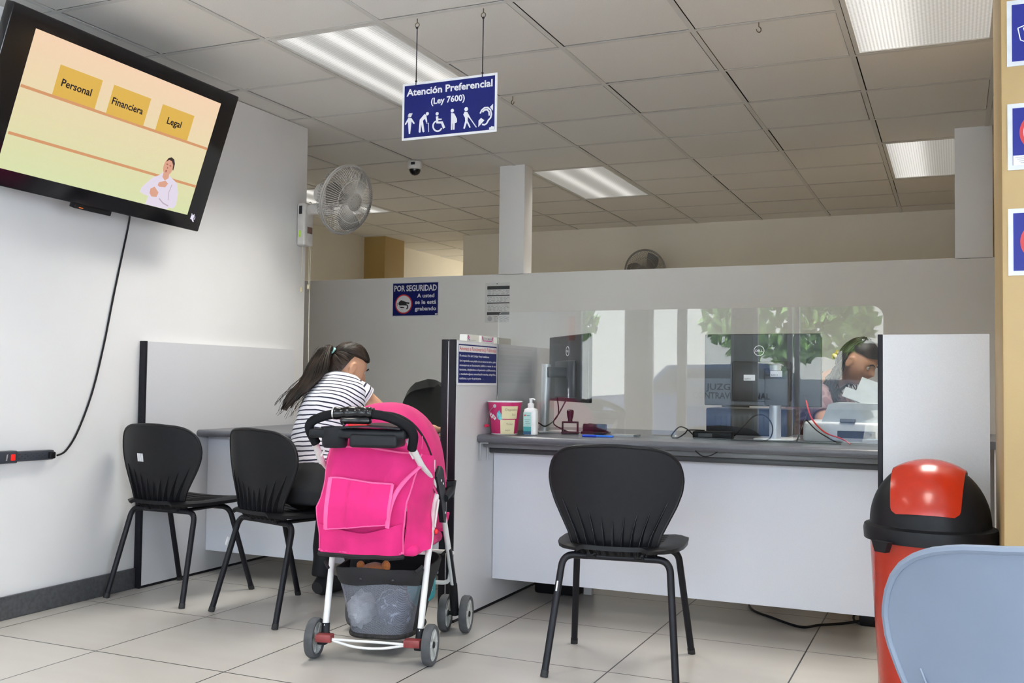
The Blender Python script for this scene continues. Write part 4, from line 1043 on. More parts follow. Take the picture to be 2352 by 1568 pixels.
lb_ = MB(); lb_.box((-0.028, -0.0208, 0.004), (0.010, -0.0198, 0.102)); lb_ = lb_.build('label', mat('mint_label', (0.40, 0.66, 0.62), 0.45), bt, smooth=False)
b = MB(); b.box((-0.028, -0.0212, 0.004), (0.010, -0.0207, 0.018)); b.build('navy_band', mat('label_navy', (0.02, 0.10, 0.20), 0.4), lb_, smooth=False)
b = MB(); b.box((-0.028, -0.0212, 0.018), (0.010, -0.0207, 0.038)); b.build('teal_band', mat('label_teal', (0.05, 0.36, 0.36), 0.4), lb_, smooth=False)
MB().disc((-0.020, 0.088), 0.004, 0.0005, frame((0, -0.0206, 0), (1, 0, 0), (0, 0, 1)), 14).build('red_emblem', SIGNR, lb_, smooth=False)
b = MB(); F_ = frame((0, -0.0211, 0), (1, 0, 0), (0, 0, 1))
b.box((-0.013, -0.0212, 0.0865), (0.004, -0.0208, 0.0895))
for k, (x0, x1) in enumerate(((-0.024, 0.004), (-0.020, 0.000), (-0.018, 0.005))): b.box((x0, -0.0212, 0.068-k*0.008), (x1, -0.0208, 0.070-k*0.008))
b.build('print', mat('label_grey', (0.18, 0.26, 0.28), 0.5), lb_, smooth=False)

# monitors
SCRB = mat('monitor_back', (0.016, 0.017, 0.020), 0.32, var=0.08)
def monitor(label, M, size, lift, stand_fwd, logo_x, stand_only_w=0.055, sx_=0.0):
    t = thing('monitor', label, 'monitor', M=M)   # local: x across, y towards the camera side (back), z up
    wd, ht = size; z0 = lift
    MB().box((-wd/2, -0.022, z0), (wd/2, 0.0, z0+ht), 0.004).build('panel', SCRB, t, smooth=False)
    MB().box((-wd/2+0.008, -0.0235, z0+0.012), (wd/2-0.008, -0.0215, z0+ht-0.008)).build('display', BLKG, t, smooth=False)
    MB().box((-0.13, 0.0, z0+0.02), (0.13, 0.022, z0+ht*0.62), 0.012).build('rear_housing', SCRB, t)
    lg = MB().arc((logo_x, z0+ht-0.075), 0.022, 0, 2*PI, 0.0028, 0.0008, frame((0, 0.0002, 0), (-1, 0, 0), (0, 0, 1)), 0, 32).build('logo', SIGNW, t, smooth=False)
    MB().text('DELL', 0.033, 0.010, frame((-logo_x, 0.0010, z0+ht-0.080), (-1, 0, 0), (0, 0, 1)), bold=0.02).build('logo_lettering', SIGNW, lg, smooth=False)
    sd = MB(); sd.tube([(sx_, stand_fwd+0.0, 0.006), (sx_, stand_fwd-0.01, z0+ht*0.56)], [(stand_only_w/2, 0.022)]*2, 16, side=(1, 0, 0)); sd.build('stand_column', SILV, t)
    b2 = MB(); b2.box((sx_-0.05, 0.0, z0+ht*0.36), (sx_+0.05, stand_fwd-0.004, z0+ht*0.52), 0.006); b2.build('swivel_mount', SCRB, t)
    MB().box((sx_-0.085, -0.06, 0.0), (sx_+0.085, stand_fwd+0.05, 0.007), 0.003).build('stand_base', SILV, t)
    return t
d_ = V((0.41, -0.48, 0)).normalized(); nb = V((-0.48, -0.41, 0)).normalized()
M1 = Matrix((-d_, nb, V((0, 0, 1)))).transposed().to_4x4(); M1.translation = V((-1.685, 4.44, ZT))
m1_ = monitor('black monitor turned away, seen edge-on left behind the clear screen', M1, (0.545, 0.315), 0.145, 0.115, 0.0)
M2 = Matrix((V((-1, 0.0, 0)), V((0.0, -1, 0)), V((0, 0, 1)))).transposed().to_4x4(); M2.translation = V((-0.785, 4.50, ZT))
m2_ = monitor('black monitor with ring logo facing away, behind the middle of the clear screen', M2, (0.512, 0.322), 0.142, 0.10, -0.012, 0.05, -0.075)
MB().box((-0.135, 0.098, 0.150), (-0.035, 0.136, 0.300), 0.004).build('mount_box', SCRB, m2_)
for (x, z, yy_) in ((0.050, 0.268, 0.0), (-0.085, 0.285, 0.1140)):
    a_ = MB().box((x-0.025, 0.0225+yy_, z-0.013), (x+0.025, 0.0235+yy_, z+0.013)).build('asset_label', SIGNW, m2_, smooth=False)
    MB().text('62011', 0.026, 0.007, frame((x+0.008, 0.0236+yy_, z-0.008), (-1, 0, 0), (0, 0, 1)), bold=0.01).build('asset_number', INK, a_, smooth=False)
pc = counter_thing('desktop_computer', 'black desktop computer under the middle monitor', 'computer', -0.84, 4.70)
MB().box((-0.24, 0, 0), (0.14, 0.24, 0.125), 0.006).build('case', SCRB, pc)
b = MB()
for k in range(10): b.box((-0.2+k*0.025, -0.0012, 0.03), (-0.19+k*0.025, 0.002, 0.09))
b.build('vent_slots', INK, pc, smooth=False)

# stamps, pen, cards
PLUM = mat('plum_plastic', (0.010, 0.008, 0.011), 0.35, spec=0.3)
sm = counter_thing('hand_stamp', 'dark purple hand stamp with knob handle on the counter', 'stamp', -1.610, 4.285, 0.25)
b = MB(); b.box((-0.040, -0.016, 0.0), (0.040, 0.016, 0.013), 0.004)
b.box((-0.038, -0.012, 0.010), (-0.031, 0.012, 0.058), 0.002); b.box((0.031, -0.012, 0.010), (0.038, 0.012, 0.058), 0.002); b.box((-0.038, -0.012, 0.051), (0.038, 0.012, 0.059), 0.003); b.build('frame', PLUM, sm)
MB().lathe([(0.011, 0.058), (0.010, 0.066), (0.0145, 0.082), (0.0165, 0.100), (0.016, 0.108), (0.012, 0.112), (0.001, 0.113)], 24).build('knob', PLUM, sm)
pd = counter_thing('ink_pad_case', 'dark purple flat ink pad case right of the hand stamp', 'ink pad', -1.525, 4.37, 0.1)
b = MB(); b.box((-0.055, -0.03, 0.0), (0.055, 0.03, 0.012), 0.003); b.build('base', PLUM, pd)
b = MB(); b.box((-0.055, 0.012, 0.012), (0.055, 0.03, 0.046), 0.003); b.build('lid', PLUM, pd)
tp = counter_thing('tape_dispenser', 'dark brown tape dispenser behind the hand stamp', 'tape dispenser', -1.545, 4.455, 0.1)
b = MB(); b.prism([(-0.06, 0), (0.07, 0), (0.07, 0.008), (0.045, 0.018), (0.012, 0.040), (-0.03, 0.046), (-0.06, 0.034)], 0.03, frame((0, 0.015, 0), (1, 0, 0), (0, 0, 1))); b.build('body', mat('brown_plastic', (0.03, 0.016, 0.012), 0.25), tp)
pe = counter_thing('pen', 'blue capped pen lying on the counter edge', 'pen', -1.415, 4.115, 0.06)
BLU = mat('blue_pen', (0.01, 0.05, 0.55), 0.2)
F_ = frame((0, 0, 0.0055), (0, 1, 0), (0, 0, 1))
MB().lathe([(0.001, -0.066), (0.003, -0.063), (0.0042, -0.055), (0.0045, 0.0), (0.0045, 0.066), (0.001, 0.067)], 14, F_).build('barrel', mat('blue_barrel', (0.02, 0.16, 0.75), 0.15), pe)
MB().lathe([(0.0054, -0.072), (0.0054, -0.01), (0.001, -0.009)], 14, frame((0, 0, 0.0055), (0, 1, 0), (0, 0, 1))).build('cap', BLU, pe)
cd = counter_thing('card_stack', 'small stack of white cards lying behind the blue pen', 'cards', -1.345, 4.28, 0.05)
b = MB(); b.box((-0.055, -0.03, 0), (0.045, 0.03, 0.008)); b.build('cards', PAPER, cd, smooth=False)
b = MB(); b.box((0.045, -0.03, 0), (0.062, 0.03, 0.0085)); b.build('grey_end', mat('card_grey', (0.20, 0.23, 0.25), 0.5), cd, smooth=False)

# adapter and cables on the counter
ad = counter_thing('power_adapter', 'black power adapter among tangled cables on the counter', 'adapter', -0.955, 4.30, 0.05)
MB().box((-0.085, -0.032, 0), (0.085, 0.032, 0.034), 0.006).build('case', BLK, ad)
MB().box((-0.06, -0.0328, 0.010), (-0.0, -0.0318, 0.026)).build('rating_label', mat('label_dim', (0.10, 0.10, 0.11), 0.6), ad, smooth=False)
def cable(name, label, pts, r=0.0028, m=None):
    o = MB().tube(spline(pts, 7), r, 6).build(name, m or BLK); return tag(o, label, 'cable')
z0 = ZT+0.003
cable('cable', 'black cable looping left of the power adapter on the counter', [(-1.045, 4.30, z0+0.014), (-1.07, 4.28, z0+0.04), (-1.10, 4.27, z0+0.045), (-1.13, 4.26, z0+0.005), (-1.10, 4.25, z0), (-1.07, 4.26, z0+0.02), (-1.05, 4.245, z0+0.035), (-0.98, 4.245, z0+0.036)])
cable('cable', 'black cable arching from the adapter over the counter under the middle monitor', [(-0.865, 4.30, z0+0.014), (-0.83, 4.29, z0+0.05), (-0.78, 4.28, z0+0.10), (-0.73, 4.27, z0+0.105), (-0.70, 4.27, z0+0.06), (-0.71, 4.26, z0+0.01), (-0.76, 4.26, z0), (-0.86, 4.25, z0)])
cable('cable', 'black cable lying along the foot of the clear screen toward the printer', [(-0.87, 4.255, z0), (-0.72, 4.235, z0), (-0.62, 4.25, z0), (-0.55, 4.235, z0), (-0.42, 4.23, z0)])
cable('cable', 'black cable rising from the counter to the right side of the middle monitor', [(-0.60, 4.25, z0), (-0.58, 4.27, z0+0.06), (-0.575, 4.40, z0+0.13), (-0.60, 4.47, z0+0.19)])
cable('cable', 'thin black cable slanting from the printer down to the counter', [(-0.565, 4.30, z0+0.09), (-0.52, 4.26, z0+0.05), (-0.47, 4.25, z0+0.02), (-0.43, 4.245, z0)])
cable('cable', 'red network cable running down in front of the printer', [(-0.575, 4.36, z0+0.17), (-0.545, 4.29, z0+0.10), (-0.49, 4.26, z0+0.045), (-0.42, 4.24, z0+0.02), (-0.385, 4.235, z0)], 0.003, mat('red_cable', (0.65, 0.03, 0.03), 0.4))
cable('cable', 'black cable hanging behind the left monitor column', [(-1.72, 4.40, z0+0.16), (-1.70, 4.36, z0+0.08), (-1.735, 4.30, z0+0.03), (-1.76, 4.26, z0+0.045), (-1.775, 4.25, z0+0.01), (-1.77, 4.26, z0)], 0.0032)
cable('cable', 'black cable curving down from the left monitor to the tape dispenser', [(-1.66, 4.36, z0+0.15), (-1.69, 4.35, z0+0.09), (-1.71, 4.33, z0+0.045), (-1.66, 4.30, z0+0.02), (-1.62, 4.335, z0)], 0.0032)
cable('cable', 'black cable sagging below the counter edge beside the middle chair', [(-0.96, 3.99, 0.752), (-0.94, 4.0, 0.735), (-0.92, 4.0, 0.730), (-0.895, 4.0, 0.737), (-0.87, 4.0, 0.752)], 0.0022)

# printer with paper tray
PRW = mat('printer_white', (0.62, 0.64, 0.66), 0.4); PRG = mat('printer_grey', (0.42, 0.46, 0.48), 0.4)
pr_ = counter_thing('printer', 'pale grey desktop printer with raised paper tray at the right end of the counter', 'printer', -0.40, 4.52)
b = MB(); b.box((-0.19, -0.15, 0.0), (0.17, 0.16, 0.085), 0.012, 3); b.build('body', PRW, pr_)
b = MB(); b.prism([(-0.12, 0.08), (0.17, 0.08), (0.17, 0.165), (-0.07, 0.165), (-0.09, 0.158)], 0.24, frame((0, 0.12, 0), (1, 0, 0), (0, 0, 1))); b.build('scanner_lid', PRG, pr_, angle=25)
b = MB(); b.box((-0.04, -0.155, 0.085), (0.02, -0.118, 0.10), 0.002); b.build('control_panel', mat('printer_panel', (0.12, 0.13, 0.14), 0.3), pr_, smooth=False)
F_ = trs((0.04, 0.02, 0.16), 0, -0.35, 0.36)
b = MB(); b.box((-0.095, -0.004, 0), (0.09, 0.004, 0.045), M=F_); b.box((-0.050, 0.004, 0.0), (0.075, 0.010, 0.115), M=F_); b.build('paper_tray', PRG, pr_, smooth=False)
b = MB(); b.box((-0.05, -0.152, 0.02), (0.10, -0.149, 0.05)); b.build('output_slot', INK, pr_, smooth=False)
pp = thing('paper_sheets', 'curved printed sheets standing in the printer tray', 'papers', (-0.180, 4.62, ZT+0.20))
b = MB(); b.sheet(lambda u, v: (-0.04+0.13*u+0.03*v, 0.02-0.03*v, 0.0+0.105*v+0.02*math.sin(u*2.5)), 10, 8, 0.002); b.build('sheets', PAPER, pp)
b = MB(); rr = random.Random(9)
for k in range(6): b.sheet(lambda u, v, k=k: (-0.030+0.10*u+0.03*(0.3+0.1*k), 0.0185-0.03*(0.3+0.1*k), 0.004+0.105*(0.3+0.1*k)+0.006*v+0.02*math.sin((0.1+u*0.75)*2.5)), 8, 1)
b.build('print_lines', GREYINK, pp, smooth=False)
# below the counter
fb = thing('foot_box', 'black plastic box on the floor under the counter beside the divider', 'box', (-1.76, 4.62, 0))
b = MB(); b.box((-0.11, -0.12, 0), (0.11, 0.12, 0.16), 0.014); b.build('case', BLK, fb)
b = MB(); b.box((-0.115, -0.125, 0.145), (0.115, 0.125, 0.175), 0.01); b.build('cover', BLK, fb)
fcx = MB().tube(spline([(-0.93, 4.80, 0.17), (-0.885, 4.72, 0.03), (-0.84, 4.60, 0.006), (-0.74, 4.49, 0.006), (-0.60, 4.37, 0.006), (-0.53, 4.44, 0.006), (-0.44, 4.52, 0.006), (-0.37, 4.54, 0.02)], 8), 0.0055, 8)
tag(fcx.build('floor_cord', BLK), 'black power cord lying on the floor under the counter', 'cord')
pg = thing('plug_bundle', 'black bundle of plugs on the floor under the right end of the counter', 'plugs', (-0.33, 4.56, 0))
b = MB(); b.box((-0.05, -0.03, 0), (0.10, 0.05, 0.06), 0.01); b.build('adapter_block', BLK, pg)
b = MB(); b.tube([(-0.05+0.022*math.cos(a), -0.02, 0.03+0.022*math.sin(a)) for a in [k*PI/8 for k in range(16)]], 0.005, 6, closed=True); b.build('cord_loop', BLK, pg)
cw = MB().tube(spline([(-2.62, 4.60, 0.004), (-2.55, 4.68, 0.004), (-2.42, 4.66, 0.004), (-2.33, 4.74, 0.004)], 6), 0.004, 6)
tag(cw.build('floor_cord', mat('grey_cord', (0.30, 0.30, 0.28), 0.5)), 'thin grey cord on the floor under the left desk', 'cord')
# ---------------------------------------------------------------- pink stroller
PNK = mat('pink_canvas', (0.64, 0.012, 0.17), 0.8, var=0.15, scale=6, bump=0.3, bscale=500, sheen=0.05)
PNKL = mat('pink_piping', (0.78, 0.11, 0.32), 0.75, var=0.08)
FRM = mat('white_enamel_tube', (0.72, 0.71, 0.70), 0.35, var=0.06, scale=25)
FOAM = mat('black_foam', (0.009, 0.009, 0.011), 0.8, spec=0.15)
TRAY = mat('charcoal_plastic', (0.012, 0.013, 0.016), 0.45, spec=0.2)
BAND = mat('black_canvas', (0.010, 0.009, 0.011), 0.85, bump=0.2, bscale=600)
TYRE = mat('worn_tyre', (0.075, 0.078, 0.085), 0.8, var=0.25, scale=25)
HUB = mat('dusty_hub', (0.42, 0.43, 0.42), 0.45, var=0.25, scale=40)
NET = sheer_mat('mesh_net', '9fa2b0', 0.36, wave=420)
sr = thing('stroller', 'pink baby stroller with black tray and handlebar beside the divider', 'stroller', (-1.94, 3.142, 0), 0.2356)
def wr(x, y, z, a=0.006, f=9.0, sd=0.0):
    return a*(noise.noise(V((x*f+sd, y*f, z*f)))+0.5*noise.noise(V((x*f*2.3, y*f*2.3+sd, z*f*2.3))))
# back panel of the seat
def backp(u, v):
    s_ = (u-0.5)*2
    hl = interp([(0, 0.197), (0.15, 0.193), (0.42, 0.198), (0.48, 0.186), (0.75, 0.168), (1, 0.150)], v)
    hr = interp([(0, 0.120), (0.25, 0.128), (0.5, 0.142), (0.8, 0.178), (1, 0.186)], v)
    x = s_*(hr if s_ > 0 else hl)
    z = 0.395+0.39*v - (0.028*max(0, s_) if v > 0.9 else 0.0)*(v-0.9)*10
    y = interp([(0, -0.055), (0.15, -0.070), (0.45, -0.098), (0.8, -0.092), (1, -0.075)], v) + 0.035*abs(s_)**4
    y += wr(x*1.4, 0, z, 0.020, 6, 3.1)+0.006*math.sin(22*(x+0.9*z))*math.exp(-((v-0.55)/0.35)**2)
    return (x, y, z)
MB().sheet(backp, 36, 36, 0.004).build('seat_back', PNK, sr)
# side panels
for sx in (-1, 1):
    e0 = (lambda v: V(backp(1 if sx > 0 else 0, v)))
    def sidep(u, v, sx=sx):
        a = e0(v)
        fw = interp([(0, 0.06), (0.3, 0.13), (0.7, 0.20), (1, 0.10)], v)
        zf = interp([(0, 0.405), (0.3, 0.49), (0.7, 0.64), (1, 0.74)], v)
        b_ = V((sx*0.186, fw, zf))
        p = a.lerp(b_, u); p.x += sx*0.010*math.sin(PI*u)+wr(p.y, p.z, 1.0, 0.016, 8, sx)
        return p
    MB().sheet(sidep, 16, 24, 0.004).build('side_panel', PNK, sr)
    MB().tube([V(backp(1 if sx > 0 else 0, k/24))+V((0, -0.002, 0)) for k in range(25)], 0.0035, 6).build('side_piping', PNKL, sr)
MB().tube([V(backp(k/30, 0.985))+V((0, -0.003, 0)) for k in range(1, 30)], 0.0030, 6).build('top_hem', PNKL, sr)
# lower pouch and outer pocket
def pouch(u, v):
    p = V(backp(u*0.90+0.05 if False else u*0.96+0.02, 0.0+v*(0.20+0.10*abs(u-0.45)**1.2*2)))
    p.y -= 0.010+0.012*math.sin(PI*u)*v; return p
MB().sheet(pouch, 28, 10, 0.003).build('lower_pouch', PNK, sr)
pk = [(-0.126, 0.672), (0.105, 0.655), (0.088, 0.512), (-0.148, 0.486)]
def pocket(u, v):
    a = V((pk[3][0], pk[3][1], 0)).lerp(V((pk[2][0], pk[2][1], 0)), u); b_ = V((pk[0][0], pk[0][1], 0)).lerp(V((pk[1][0], pk[1][1], 0)), u)
    q = a.lerp(b_, v); z = q.y; x = q.x
    vv = (z-0.395)/0.39; y = interp([(0, -0.055), (0.15, -0.070), (0.45, -0.098), (0.8, -0.092), (1, -0.075)], vv)
    fold = 0.008*max(0, 1-abs(u-0.36)/0.05)+0.006*max(0, 1-abs(u-0.70)/0.06)
    return (x, y-0.022-0.006*math.sin(PI*u)-fold+wr(x, z, 2.0, 0.006, 8, 9)-0.004*math.sin(PI*v), z+wr(x, 3.0, z, 0.004, 10))
pko = MB().sheet(pocket, 28, 20, 0.004).build('outer_pocket', PNK, sr)
MB().tube([V(pocket(0, 1-k/16))+V((0, -0.003, 0)) for k in range(17)], [(0.0075, 0.002)]*17, 6, side=(1, 0, 0)).build('pocket_piping', PNKL, pko)
MB().tube([V(pocket(1, 1-k/16))+V((0, -0.003, 0)) for k in range(17)], [(0.0055, 0.002)]*17, 6, side=(1, 0, 0)).build('pocket_piping', PNKL, pko)
MB().tube([V(pocket(k/20, 1))+V((0, -0.002, 0)) for k in range(21)], 0.0035, 6).build('pocket_piping', PNKL, pko)
MB().tube([V(pocket(k/20, 0))+V((0, -0.002, 0)) for k in range(21)], 0.0025, 6).build('pocket_piping', PNKL, pko)
MB().tube(spline([(0.187, -0.06, 0.715), (0.150, -0.108, 0.672), (0.115, -0.118, 0.62), (0.095, -0.120, 0.56), (0.085, -0.112, 0.50)], 6), [(0.008, 0.003)]*25, 6, side=(1, 0, 0)).build('corner_strap', PNKL, sr)
MB().tube([V(backp(k/24, 0.0))+V((0, -0.004, -0.008)) for k in range(25)], 0.010, 8).build('bottom_roll', BAND, sr)
MB().tube([V(backp(k/24, 0.0))+V((0, -0.008, 0.006)) for k in range(25)], 0.005, 8).build('bottom_piping', PNKL, sr)
# seat and leg rest
b = MB(); b.box((-0.170, -0.02, 0.385), (0.170, 0.36, 0.43), 0.02, 3); b.build('seat_pad', PNK, sr)
def legrest(u, v): return ((u-0.5)*0.33, 0.36+0.11*v, 0.43-0.02*math.sin(v*PI)+0.05*v+wr(u, v, 0, 0.008, 3))
MB().sheet(legrest, 12, 8, 0.012).build('leg_rest', PNK, sr)
MB().tube([V(legrest(k/12, 1)) for k in range(13)], 0.006, 6).build('leg_rest_piping', PNKL, sr)
# hood
def hood(u, v):
    t_ = u*PI; ad = 150-144*v; ang = math.radians(ad); rr_ = (0.352 if ad < 118 else 0.352-0.094*((ad-118)/32)**1.3)-0.010*abs(math.sin(3*PI*v))
    h_ = math.sin(t_)**0.74
    x = 0.196*math.copysign(abs(math.cos(t_))**0.8, math.cos(t_))
    return (x, 0.165+rr_*h_*math.cos(ang)+wr(x, v, 0.4, 0.006, 6), 0.588+0.06*h_*0+rr_*h_*math.sin(ang)+wr(v, x, 2.2, 0.005, 6))
MB().sheet(hood, 40, 30, 0.003).build('hood', PNK, sr)
hbw = MB().tube([V(hood(u/40, 0.25))+V((0, -0.003, 0.003)) for u in range(0, 41)], 0.0052, 8).build('hood_bow', BAND, sr)
MB().tube([V(hood(u/40, 0.0)) for u in range(0, 41)], 0.0032, 6).build('hood_edge', PNKL, sr)
p_ = V(hood(3.3/40, 0.24)); MB().box((-0.003, -0.008, -0.022), (0.003, 0.008, 0.022), M=Matrix.Translation(p_+V((0.004, -0.006, 0)))).build('care_tag', SIGNW, sr, smooth=False)
MB().tube([V(hood(8/40, 0.17)), V(hood(8.5/40, 0.25))+V((0, -0.004, 0.004))], [(0.006, 0.002)]*2, 6).build('bow_loop', PNKL, sr)
# handlebar
hp = fillet([(-0.168, -0.155, 0.795), (-0.192, -0.195, 0.866), (-0.11, -0.20, 0.900), (0.005, -0.20, 0.908), (0.115, -0.20, 0.897), (0.205, -0.195, 0.848), (0.182, -0.150, 0.783)], [0, 0.045, 0.06, 0.08, 0.06, 0.05, 0], 6)
MB().tube(hp, 0.0165, 14).build('handlebar', FOAM, sr)
g_ = [V(p) for p in ((-0.085, -0.20, 0.9035), (0.005, -0.20, 0.908), (0.056, -0.20, 0.905))]
gb = MB().tube(spline(g_, 12), [0.0205+0.0018*math.sin(k*1.05) for k in range(25)], 16); gb = gb.build('handle_grip', BLKG, sr)
MB().tube([g_[0]+V((-0.004, 0, 0)), g_[0]+V((0.001, 0, 0))], 0.0215, 14).build('grip_ring', CHROME, gb)
b = MB(); b.box((-0.060, -0.222, 0.868), (0.050, -0.185, 0.893), 0.010, 3); b.build('grip_housing', BLKG, gb)
b = MB(); b.box((-0.032, -0.214, 0.857), (0.040, -0.190, 0.870), 0.004); b.build('red_release', mat('red_release_plastic', (0.75, 0.012, 0.012), 0.3), gb)
# parent tray
b = MB(); b.box((-0.172, -0.222, 0.818), (0.176, -0.10, 0.850), 0.010, 3); b.box((-0.022, -0.230, 0.788), (0.150, -0.11, 0.835), 0.012, 3); tr_ = b.build('parent_tray', TRAY, sr)
b = MB(); b.sheet(lambda u, v: (-0.052+0.215*u, -0.236+0.14*v, 0.855+0.012*math.sin(PI*u)*(0.5+0.5*v)), 12, 6, 0.006); b.build('tray_lid', TRAY, tr_)
b = MB(); F_ = Matrix.Translation((-0.088, -0.182, 0))
b.lathe([(0.001, 0.784), (0.038, 0.784), (0.044, 0.792), (0.049, 0.856), (0.044, 0.856), (0.040, 0.80), (0.001, 0.796)], 28, F_); b.build('cup_holder', TRAY, tr_)
# frame tubes
for sx in (-1, 1):
    X = lambda v: sx*v
    up_ = fillet([(X(0.176), -0.165, 0.812), (X(0.186), -0.06, 0.728), (X(0.190), 0.10, 0.655), (X(0.192), 0.19, 0.585)], 0.06, 5)
    MB().tube(up_, 0.0105, 12).build('handle_tube', FRM, sr)
    MB().tube([(X(0.176), -0.150, 0.800), (X(0.187), -0.05, 0.722)], 0.0125, 10).build('tube_socket', FRM, sr)
    q = MB(); q.tube([(X(0.158), -0.098, 0.770), (X(0.172), -0.095, 0.745), (X(0.182), -0.085, 0.748), (X(0.176), -0.09, 0.768)], 0.004, 8); q.build('fabric_hook', WPL, sr)
    MB().tube([(X(0.192), 0.175, 0.640), (X(0.184), 0.075, 0.36), (X(0.180), 0.004, 0.118)], 0.0118, 12).build('rear_leg', FRM, sr)
    MB().tube([(X(0.194), 0.205, 0.59), (X(0.196), 0.335, 0.37), (X(0.196), 0.435, 0.19)], 0.0112, 12).build('front_leg', FRM, sr)
    b = MB(); b.tube([(X(0.206), 0.335, 0.36), (X(0.206), 0.448, 0.16)], [(0.010, 0.006)]*2, 8, side=(0, 1, 0)); b.build('leg_sleeve', TRAY, sr)
    # hinge joint
    b = MB(); b.prism([(0.10, 0.665), (0.16, 0.70), (0.20, 0.68), (0.235, 0.60), (0.255, 0.50), (0.245, 0.475), (0.215, 0.48), (0.17, 0.57)], 0.018, frame((sx*0.199-0.009+0.018*0, 0, 0), (0, 1, 0), (0, 0, 1)))
    hj = b.build('hinge_joint', TRAY, sr, angle=25)
    for (yy, zz) in ((0.165, 0.645), (0.195, 0.63), (0.235, 0.515)): MB().sph((sx*(0.199+0.009), yy, zz), (0.003, 0.005, 0.005), 8, 6).build('rivet', SILV, hj)
    b = MB(); b.tube([(X(0.205), 0.14, 0.575), (X(0.205), 0.09, 0.48)], [(0.008, 0.004)]*2, 8, side=(0, 1, 0)); b.build('lock_lever', FRM, sr)
    MB().sph((sx*0.207, 0.105, 0.462), (0.008, 0.010, 0.010), 12, 8).build('red_button', mat('red_button_plastic', (0.8, 0.02, 0.03), 0.25), sr)
    # rear wheel group
    b = MB(); b.tube([(X(0.180), 0.008, 0.128), (X(0.178), -0.002, 0.070)], [(0.016, 0.014)]*2, 10, side=(1, 0, 0)); b.box((min(X(0.165), X(0.20)), -0.03, 0.055), (max(X(0.165), X(0.20)), 0.02, 0.095), 0.006); b.build('wheel_bracket', TRAY, sr)
    b = MB(); b.box((min(X(0.135), X(0.196)), -0.060, 0.072), (max(X(0.135), X(0.196)), -0.020, 0.100), 0.005); b.build('brake_pedal', mat('faded_red_plastic', (0.22, 0.035, 0.035), 0.45, var=0.2), sr)
    def wheel(x, y, r_=0.0725):
        F_ = frame((x, y, r_+0.001), (0, 1, 0), (0, 0, 1))
        w_ = MB().lathe([(r_-0.016, -0.014), (r_-0.004, -0.016), (r_, -0.010), (r_, 0.010), (r_-0.004, 0.016), (r_-0.016, 0.014), (r_-0.018, 0.0)], 40, F_)
        w_ = w_.build('wheel', TYRE, sr)
        b = MB(); b.lathe([(r_-0.015, -0.013), (r_-0.020, -0.010), (0.022, -0.006), (0.014, -0.012), (0.012, 0.0), (0.014, 0.012), (0.022, 0.006), (r_-0.020, 0.010), (r_-0.015, 0.013)], 36, F_, cap=False)
        for k in range(6):
            a = k*PI/3; b.tube([F_ @ V((0.015*math.cos(a), 0.015*math.sin(a), 0.007)), F_ @ V(((r_-0.02)*math.cos(a), (r_-0.02)*math.sin(a), 0.011))], 0.004, 6)
            b.tube([F_ @ V((0.015*math.cos(a), 0.015*math.sin(a), -0.007)), F_ @ V(((r_-0.02)*math.cos(a), (r_-0.02)*math.sin(a), -0.011))], 0.004, 6)
        b.build('wheel_hub', HUB, w_)
        MB().lathe([(0.001, -0.0175), (0.010, -0.016), (0.011, 0.016), (0.001, 0.0175)], 14, F_).build('hub_cap', RUB, w_)
    wheel(X(0.219), 0.0)
    for xx in (0.150, 0.238): wheel(X(xx), 0.488, 0.074)
    b = MB(); b.tube([(X(0.196), 0.425, 0.205), (X(0.195), 0.455, 0.125), (X(0.194), 0.475, 0.075)], [(0.018, 0.016)]*3, 10, side=(1, 0, 0)); b.tube([(X(0.150), 0.488, 0.075), (X(0.238), 0.488, 0.075)], 0.008, 8); b.build('caster_fork', TRAY, sr)
for q, zz in enumerate((0.083, 0.062)):
    MB().tube(spline([(-0.150, -0.045, 0.084), (-0.05, -0.047, zz+0.008*0), (0.05, -0.047, zz), (0.150, -0.045, 0.080)], 6), 0.0048, 8).build('axle_rod', FRM, sr)
MB().tube(fillet([(-0.192, 0.36, 0.33), (-0.19, 0.47, 0.325), (0.19, 0.47, 0.325), (0.192, 0.36, 0.33)], 0.05, 6), 0.0085, 8).build('foot_bar', FRM, sr)
MB().tube(fillet([(-0.192, 0.30, 0.23), (-0.18, 0.42, 0.21), (0.18, 0.42, 0.21), (0.192, 0.40, 0.26)], 0.05, 6), 0.0085, 8).build('foot_bar', FRM, sr)
MB().tube([(-0.186, 0.09, 0.385), (0.186, 0.09, 0.385)], 0.008, 8).build('seat_cross_tube', FRM, sr)
# child tray
b = MB(); b.tube(fillet([(-0.20, 0.24, 0.575), (-0.20, 0.42, 0.60), (0.20, 0.42, 0.60), (0.20, 0.24, 0.575)], 0.09, 8), [(0.028, 0.012)]*28, 10, side=(0, 0, 1)) if False else b.tube(fillet([(-0.205, 0.23, 0.57), (-0.205, 0.40, 0.605), (0.205, 0.40, 0.605), (0.205, 0.23, 0.57)], 0.08, 8), 0.016, 10)
b.lathe([(0.001, 0.56), (0.036, 0.56), (0.044, 0.625), (0.040, 0.625), (0.033, 0.575), (0.001, 0.57)], 20, Matrix.Translation((0.175, 0.36, 0))); b.build('child_tray', TRAY, sr)
